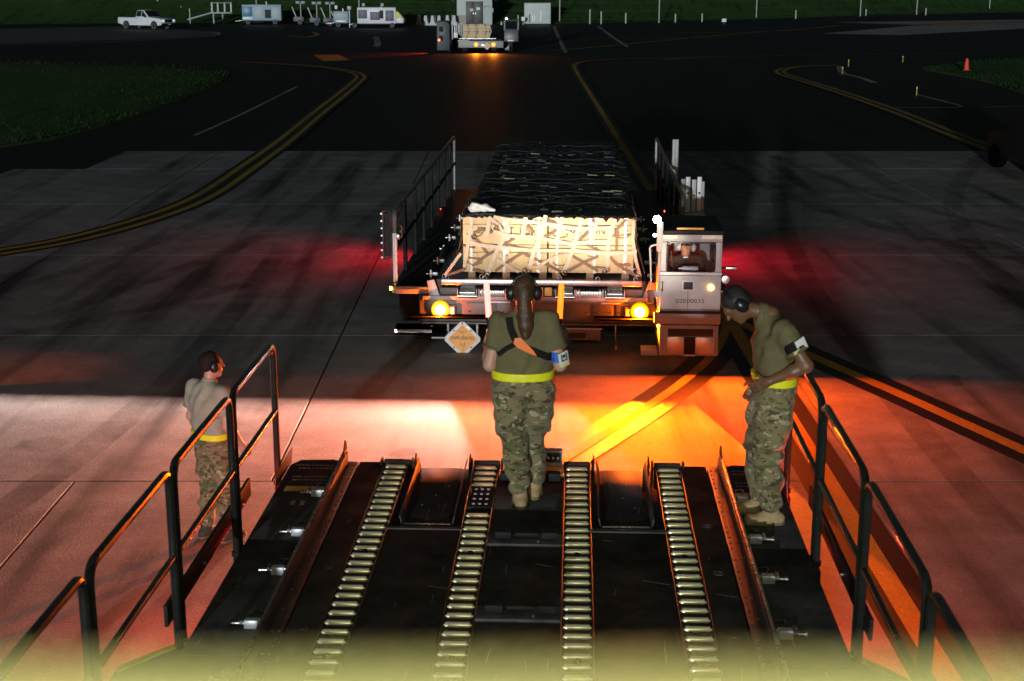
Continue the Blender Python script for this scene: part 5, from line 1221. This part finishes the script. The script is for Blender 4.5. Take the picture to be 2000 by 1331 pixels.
# --- the other loader, far down the taxiway
FL = gob('cargo_loader', -2.34, 98.6, -1, 'small far cargo loader with two orange lamps in front of the shed', 'cargo loader')
def fb(x0, x1, y0, y1, z0, z1, name, mat, bev=.02, par=None): return MB().bx(x0, x1, y0, y1, z0, z1).obj(name, mat, par or FL, bev)
TEAL = M('dark_teal', (.045, .06, .06), .5, 0, .2, 3)
fb(-1.35, 1.65, .3, 8.5, .68, .92, 'deck', BLACKP); fb(-1.3, 1.75, .0, .3, .35, .80, 'bumper', GREYP)
fb(-1.9, -1.75, 0, 8, .55, .9, 'side_beam', BLACKP)
tw = MB().prism([(-2.78, .15), (-1.9, .15), (-1.9, 1.9), (-2.1, 2.1), (-2.78, 2.1)], 'y', .2, 2.2).obj('left_housing', TEAL, FL, .04)
for z in (.8, 1.4): fb(-2.62, -2.35, .18, .2, z, z + .35, 'housing_panel', BLACKP, .01, tw)
for k, (x, z0, z1) in enumerate(((-1.72, .9, 1.9), (-1.55, 1.0, 2.0), (-1.42, 1.3, 2.05), (-1.28, 1.2, 1.95), (-1.14, 1.1, 2.0), (-1.0, 1.1, 1.7))): MB().bx(x - .04, x + .04, .2 + .1 * k, .28 + .1 * k, z0, z1).obj('rail_post', WHITEP if k % 2 else PALEG, FL, .01)
fb(-1.62, -1.35, .1, .16, 1.0, 1.35, 'white_panel', WHITEP)
fb(-1.35, -.55, .02, .14, .78, .84, 'front_lip', WHITEP)
for s, x in ((-1, -.10), (1, 1.08)):
    MB().lathe([(.13, 0), (.13, -.05), (.08, -.09), (.02, -.1)], (x, -.005, .56), 'y', 14).obj('orange_lamp', EM('orange_far', (1, .34, .02), 2.4), FL)
    light('orange_light', 'SPOT', (x, -.25, .56), 380, (1, .22, .01), FL, (x, -8, 0), spot_size=R(150), spot_blend=.7, shadow_soft_size=.1)
fb(.28, .42, -.02, .0, .48, .56, 'small_lamp', EM('pale_far', (1, .85, .6), 4), .005)
MB().lathe([(.07, 0), (.07, -.04), (.03, -.05)], (-2.62, .2, .85), 'y', 10).obj('red_lamp', EM('red_far', (1, .05, .03), 16), FL)
light('red_light', 'SPOT', (-2.85, .0, .75), 1400, (1, .03, .008), FL, (-5.2, -1.2, 0), spot_size=R(75), spot_blend=.6, shadow_soft_size=.05)
fc = MB().prism([(.0, .75), (1.4, .75), (1.4, 2.1), (1.2, 2.2), (.55, 2.2), (.05, 1.55)], 'x', 1.80, 2.78).obj('cab', M('cab_grey', (.10, .105, .11), .4, 0, .15, 3), FL, .05)
MB().add([(1.9, .10, 1.56), (2.68, .10, 1.56), (2.68, .50, 2.08), (1.9, .50, 2.08), (1.9, .06, 1.58), (2.68, .06, 1.58), (2.68, .46, 2.10), (1.9, .46, 2.10)], [(0, 1, 2, 3), (7, 6, 5, 4), (0, 4, 5, 1), (1, 5, 6, 2), (2, 6, 7, 3), (3, 7, 4, 0)]).obj('windscreen', WIN, fc)
for x in (1.80, 2.74): MB().box((x + .02, .28, 1.83), (.06, .05, .72), rotm(-37, 0, 0)).obj('pillar_trim', PALEG, fc)
fb(2.05, 2.45, -.03, -.005, .78, .88, 'cab_lamp', WHITEP, .01, fc); MB().lathe([(.07, 0), (.09, .06), (.03, .14)], (1.95, .7, 2.2)).obj('beacon', EM('beacon_white', (.8, .9, 1), 3), fc)
MB().box((1.62, .3, 1.95), (.12, .1, .22)).obj('mirror', PALEG, fc, .02)
for k in range(4): fb(1.88 + .07 * k, 1.93 + .07 * k, .05, .2, .2, .32 + .06 * k, 'step_bar', PALEG, .005)
for x in (-2.0, -.9, 1.1, 2.2):
    wheel(FL, x, 1.2, .5, .5, .34, 'x', BLACKP); wheel(FL, x, 6.5, .5, .5, .34, 'x', BLACKP)
fpc = gob('hazard_placard', -1.69, 98.55, -1, 'pale pink diamond placard between the orange lamps of the far loader', 'placard', z=.42)
diamond(.25, .0, .015).obj('frame', PAPER, fpc, .003); diamond(.18, -.006, -.001, .012).obj('sign_face', OPAINT, fpc, 0)
fcg = gob('crate_stack', -2.4, 99.2, -1, 'netted load of pale crates on the far loader', 'cargo', z=.893)
for i in range(2):
    for j in range(2): MB().bx(-.95 + .92 * i, -.05 + .92 * i, 0, .9, .02 + .48 * j, .48 + .48 * j).obj('crate', WOODC, fcg, .01)
for i in range(7):
    x = -.95 + i * .3
    MB().ribbon([(x, -.012, 1.0), (x + .12, -.012, .5), (x - .05, -.012, .02)], (0, -1, 0), .07, .006).obj('strap', STRAPD if i % 2 else STRAP, fcg)
for z in (.25, .55, .8): MB().ribbon([(-.98 + .2 * i, -.022, z + .05 * math.sin(i * 2 + z * 9)) for i in range(10)], (0, -1, 0), .06, .006).obj('strap', STRAP, fcg)
MB().bx(-1.2, 1.3, -.1, 2, -.0, .018).obj('pallet', ALU, fcg)

# --- dark tow tractor half out of the picture on the right
tg = gob('tow_tractor', 13.85, 37.6, 12, 'black tow tractor cut off by the right edge, with amber glints', 'tow tractor', z=0)
MB().prism([(-1.3, .35), (1.5, .35), (1.5, .95), (.5, 1.0), (.4, 1.35), (-.5, 1.38), (-.6, .95), (-1.3, .9)], 'x', -.62, .75).obj('body', M('tug_black', (.008, .008, .008), .6, spec=.2), tg, .05)
for s in (-1, 1):
    for y in (-.85, 1.0):
        w_ = wheel(tg, s * .58 + .06, y, .33, .33, .24, 'x', HOODK); w_.data.materials.clear(); w_.data.materials.append(HOODK)
MB().box((-.60, -.62, 1.36), (.16, .04, .05), rotm(0, 35, 0)).obj('amber_glint', AMBERS, tg, .005); MB().box((-.60, -1.32, .84), (.08, .04, .06)).obj('amber_lamp', AMBERS, tg, .01); MB().box((.05, -.30, 1.15), (.6, .5, .35)).obj('seat', PLASTK, tg, .06)
MB().tube([(.05 + .18 * math.cos(a), -.65 + .06 * math.sin(a), 1.42 + .1 * math.sin(a)) for a in np.linspace(0, 2 * PI, 15)[:-1]], .014, 6, True).obj('steering_wheel', PLASTK, tg)

# ================================================================== PEOPLE
belt_shared = dict(beltmat=BELTY)
# marshaller with two wands, back to the camera
WX, WY, DECK = .095, 9.56, DZ - .012
J = dict(pel=(-.02, 0, .90), che=(-.015, .01, 1.22), nk=(-.015, .012, 1.405), hd=(-.012, .03, 1.545),
         shL=(-.185, .0, 1.345), shR=(.165, .0, 1.345), elL=(-.25, -.03, 1.04), elR=(.24, -.03, 1.04), wrL=(-.265, .17, 1.15), wrR=(.245, .17, 1.15),
         hdL=(0, .55, .45), hdR=(0, .55, .45), pnL=(1, 0, .1), pnR=(-1, 0, .1),
         hipL=(-.115, 0, .86), hipR=(.085, 0, .86), knL=(-.075, -.01, .48), knR=(.055, .10, .48), anL=(-.035, -.06, .085), anR=(.068, .14, .085))
pw, PB, PS, PH = person('person', 'marshaller in tan T-shirt and camouflage trousers holding two lit wands, back turned', (WX, WY, DECK), 0, J,
    dict(seed=3, w=1.07, skin=SKIN, shirt=SHIRT, trousers=CAMO, hair=HAIRB, belt=.075, sleeve=.62, bag=1.1, curlL=1.0, curlR=1.0, ears=(PLASTK, PLASTK), toeL=(-.05, 1, 0), toeR=(.1, 1, 0), twr=.017, swr=.014,
         tail=[(0, -.08, .0, .055), (0, -.098, -.07, .050), (.01, -.112, -.14, .054), (.018, -.125, -.21, .050), (.02, -.13, -.27, .036), (.012, -.133, -.315, .014)], **belt_shared))
def back_pt(x, z, F, off=.006, sgn=-1):
    y = -.5 * -sgn if False else sgn * .45
    for _ in range(60):
        d = float(F.val([(x, y, z)])[0])
        if d < .002: break
        y += -sgn * d * .8
        if abs(y) > .5 or y > .05: y = -.05; break
    return Vector((x, y + sgn * off, z))
def back_strap(pts, w, mat, name, par):
    P = smooth_path([(x, 0, z) for x, z in pts], 7); Q = [back_pt(p.x, p.z, PS) for p in P]
    ns = []
    for q in Q:
        e = .01; g = Vector([float(PS.val([(q.x + (e if i == 0 else 0), q.y + (e if i == 1 else 0), q.z + (e if i == 2 else 0))])[0] - PS.val([(q.x, q.y, q.z)])[0]) for i in range(3)]); ns.append(g.normalized())
    return MB().ribbon(Q, ns, w, .006).obj(name, mat, par)
hr = back_strap([(-.115, 1.385), (-.10, 1.31), (-.05, 1.215), (.05, 1.165), (.14, 1.12), (.195, 1.095)], .05, WEBK, 'harness', pw)
back_strap([(-.19, 1.13), (-.13, 1.18), (-.07, 1.215)], .036, WEBK, 'strap', hr)
P = [back_pt(a, b, PS, .014) for a, b in ((-.075, 1.255), (-.035, 1.26), (.0, 1.225), (.055, 1.165), (.075, 1.13), (.045, 1.14), (-.01, 1.165), (-.06, 1.19), (-.085, 1.22))]
cq = sum(P, Vector()) / 9 + Vector((0, -.012, 0))
MB().add([tuple(q) for q in P] + [tuple(cq), tuple(cq + Vector((0, .03, 0)))], [(i, (i + 1) % 9, 9) for i in range(9)] + [((i + 1) % 9, i, 10) for i in range(9)]).obj('orange_patch', M('patch_orange', (.85, .20, .03), .6), hr)
ab = MB().lathe([(.052, -.035), (.055, .035)], (.222, -.025, 1.10)).obj('armband', BLUEP, pw)
cd = MB().box((.262, -.075, 1.095), (.085, .012, .10), rotm(0, -12, 40)).obj('card', PAPER, ab, .003)
for dx, dz, sx, sz in ((-.022, .005, .008, .05), (.022, .005, .008, .05), (0, -.018, .05, .008), (0, .012, .022, .022)):
    r_ = rotm(0, -12, 40); q = Vector((.262, -.075, 1.095)) + r_ @ Vector((dx, -.0085, dz + .01)); MB().box(q, (sx, .003, sz), r_).obj('card_mark', INK, cd, 0, 0)
r_ = rotm(0, -12, 40); MB().box(Vector((.262, -.075, 1.095)) + r_ @ Vector((.005, -.007, -.045)), (.07, .006, .02), r_).obj('card_edge', M('card_yellow', (.7, .6, .2), .5), cd, .001)
def wand(loc, tilt, label, m, en, col):
    w = tag(empty('marshalling_wand', loc, 0), label, 'wand', 'lit wands'); w.rotation_euler = (R(tilt[0]), R(tilt[1]), 0)
    MB().lathe([(.010, -.10), (.018, -.09), (.018, .05), (.022, .06), (.022, .075)], (0, 0, 0), 'z', 14).obj('handle', PLASTK, w)
    MB().lathe([(.020, .076), (.020, .30), (.014, .325), (.004, .33)], (0, 0, 0), 'z', 14).obj('glow_tube', m, w)
    light('wand_light', 'POINT', (0, .05, .2), en, col, w, shadow_soft_size=.05)
wand((WX - .255, WY + .255, DECK + 1.235), (-12, -4), 'glowing red wand held up in the marshaller\'s left hand', EM('wand_red', (1, .16, .13), 5), 8, (1, .06, .03))
wand((WX + .240, WY + .255, DECK + 1.225), (-12, 3), 'glowing orange wand held up in the marshaller\'s right hand', EM('wand_orange', (1, .16, .01), 3), 1.3, (1, .15, .02))

# airman bending over on the right walkway, seen from his left side
J = dict(pel=(0, -.02, .95), che=(0, .005, 1.27), nk=(0, .085, 1.475), hd=(0, .265, 1.525),
         shL=(-.19, -.03, 1.39), shR=(.19, .03, 1.39), elL=(-.26, -.17, 1.17), elR=(.25, -.08, 1.13), wrL=(-.19, .06, 1.045), wrR=(.20, .06, .93), hdL=(.25, .55, -.35), pnL=(1, -.2, -.2),
         hipL=(-.095, -.01, .90), hipR=(.095, -.01, .90), knL=(-.10, .03, .50), knR=(.10, .05, .50), anL=(-.11, -.02, .085), anR=(.11, .03, .085))
pr, RB, RS, RH = person('person', 'airman in tan T-shirt and camouflage trousers bending his head over the right walkway', (1.765, 9.27, DECK + .004), R(90), J,
    dict(seed=11, w=1.0, skin=SKIND, shirt=SHIRT, trousers=CAMO, hair=HAIRK, belt=.075, sleeve=.62, face=(-.12, .62, -.78), up=(0, .75, .6), bag=1.2, ears=(PLASTK, PLASTK), toeL=(0, 1, 0), toeR=(0, 1, 0), **belt_shared))
ab = MB().cyl((-.234, -.11, 1.275), (-.216, -.08, 1.325), .080, .078, 18).obj('armband', WEBK, pr)
cd = MB().box((-.292, -.12, 1.325), (.014, .075, .08), rotm(-28, 0, 22)).obj('card', PAPER, ab, .003)
MB().box((-.298, -.107, 1.285), (.012, .085, .022), rotm(-28, 0, 22)).obj('card_edge', M('card_yellow', (.7, .6, .2)), cd, .001)

# airman standing on the concrete at the left
J = dict(pel=(0, -.01, .95), che=(0, -.02, 1.30), nk=(0, .0, 1.50), hd=(.005, .035, 1.655), shL=(-.195, -.02, 1.43), shR=(.195, -.02, 1.43), elL=(-.25, -.02, 1.14), elR=(.25, -.03, 1.14), wrL=(-.25, .10, .91), wrR=(.26, .12, .92),
         hipL=(-.09, 0, .90), hipR=(.09, 0, .90), knL=(-.10, .02, .49), knR=(.10, .03, .49), anL=(-.12, -.03, .085), anR=(.12, .02, .085))
pl_, LB, LS, LH = person('person', 'airman in sand T-shirt and camouflage trousers standing on the concrete at the left', (-2.70, 12.2, 0.0), R(-38), J,
    dict(seed=23, w=.98, skin=SKIN, shirt=SHIRTL, trousers=CAMO, hair=M('hair_dark_brown', (.016, .010, .007), .7, 0, .4, 30, .5, 200, spec=.2), belt=.075, sleeve=.66, face=(.35, .9, -.05), ears=(PLASTK, PLASTK), bootm=JACKET, **belt_shared))

# driver in the cab
dl_ = MLM @ Vector((1.90, -.42, .38))
J = dict(pel=(0, .02, .62), che=(0, .06, .93), nk=(0, .06, 1.08), hd=(-.01, .09, 1.205), shL=(-.185, .05, 1.01), shR=(.185, .05, 1.01), elL=(-.24, .12, .80), elR=(.24, .12, .80), wrL=(-.14, .27, .86), wrR=(.14, .27, .86), hdL=(.2, .6, .15), hdR=(-.2, .6, .15), pnL=(.3, .3, -1), pnR=(-.3, .3, -1),
         hipL=(-.09, .02, .60), hipR=(.09, .02, .60), knL=(-.11, .34, .66), knR=(.11, .34, .66), anL=(-.11, .34, .53), anR=(.11, .34, .53))
pd_, DB, DS, DH = person('person', 'driver in a dark jacket and cap seen through the cab window', dl_, R(177), J,
    dict(seed=31, w=.95, skin=M('skin_ruddy', (.58, .27, .16), .5), shirt=JACKET, trousers=JACKET, hair=HAIRK, belt=.05, long=True, ears=(PLASTW, PLASTW), bootm=JACKET, swr=.005))
cp = Field(.015); cp.ell(DH(0, -.008, .055), (.086, .103, .066)); cp.cap(DH(-.045, .085, .045), DH(.045, .085, .045), .010); cp.cap(DH(-.035, .13, .035), DH(.035, .13, .035), .007); cp.cap(DH(0, .08, .045), DH(0, .135, .035), .02, .008); cp.plane(DH(0, 0, .028), (0, 0, -1))
mobj('cap', cp.mesh(.007), M('cap_dark', (.03, .028, .024), .8), pd_)
MB().prism([(-.035, .0), (.035, .0), (.0, -.07)], 'y', .0, .004).obj('collar', PAPER, pd_, 0, loc=tuple(DH(0, .045, -.125)))
gp = on_ml('drink_bottle', 1.92, -.90, 1.335, 'clear drink bottle lying on the sill of the cab window', 'bottle')
MB().lathe([(.012, -.13), (.014, -.10), (.032, -.07), (.034, .10), (.02, .12)], (0, 0, .036), 'x', 14).obj('bottle', M('bottle_pale', (.5, .45, .52), .15, 0, .3, 20), gp)

# ================================================================== AIRCRAFT DOOR BEHIND THE CAMERA
sb = tag(empty('safety_bar', (0, 0, 0)), 'pale yellow safety bar out of focus across the bottom of the picture', 'safety bar')
bp_ = Vector((0, .165 * math.cos(_t), CAM_H - .165 * math.sin(_t))) + Vector((0, math.sin(_t), math.cos(_t))) * (-.0402)
MB().cyl((-1.6, bp_.y, bp_.z - .016), (1.6, bp_.y, bp_.z - .016), .016, n=20).obj('bar', M('bar_yellow', (.34, .325, .15), .6, 0, .08, 3), sb)
for x in (-1.3, 1.3): MB().cyl((x, bp_.y, bp_.z - .04), (x, bp_.y, DZ - .012), .02).obj('post', YPAINT, sb)
bl = tag(empty('door_lamp', (0, -1.5, 6.9)), 'fluorescent lamp row over the aircraft door behind the camera', 'lamp')
MB().bx(-1.4, 1.4, -.14, .14, .0, .09).obj('housing', GREYP, bl, .01); MB().bx(-1.3, 1.3, -.09, .09, -.02, -.002).obj('tube', EM('tube_green', (.9, 1, .62), 1.5), bl)
for x in (-1.2, 1.2): MB().cyl((x, 0, .09), (x, 0, .6), .02).obj('hanger', STEEL, bl)
MB().bx(-2.6, 2.6, -.3, .3, .6, .7).obj('lintel', PALEG, bl)
light('tube_light', 'AREA', (0, .0, -.06), 260, (.98, 1.0, .66), bl, (0, 7.5, -5.6), shape='RECTANGLE', size=2.6, size_y=.18)
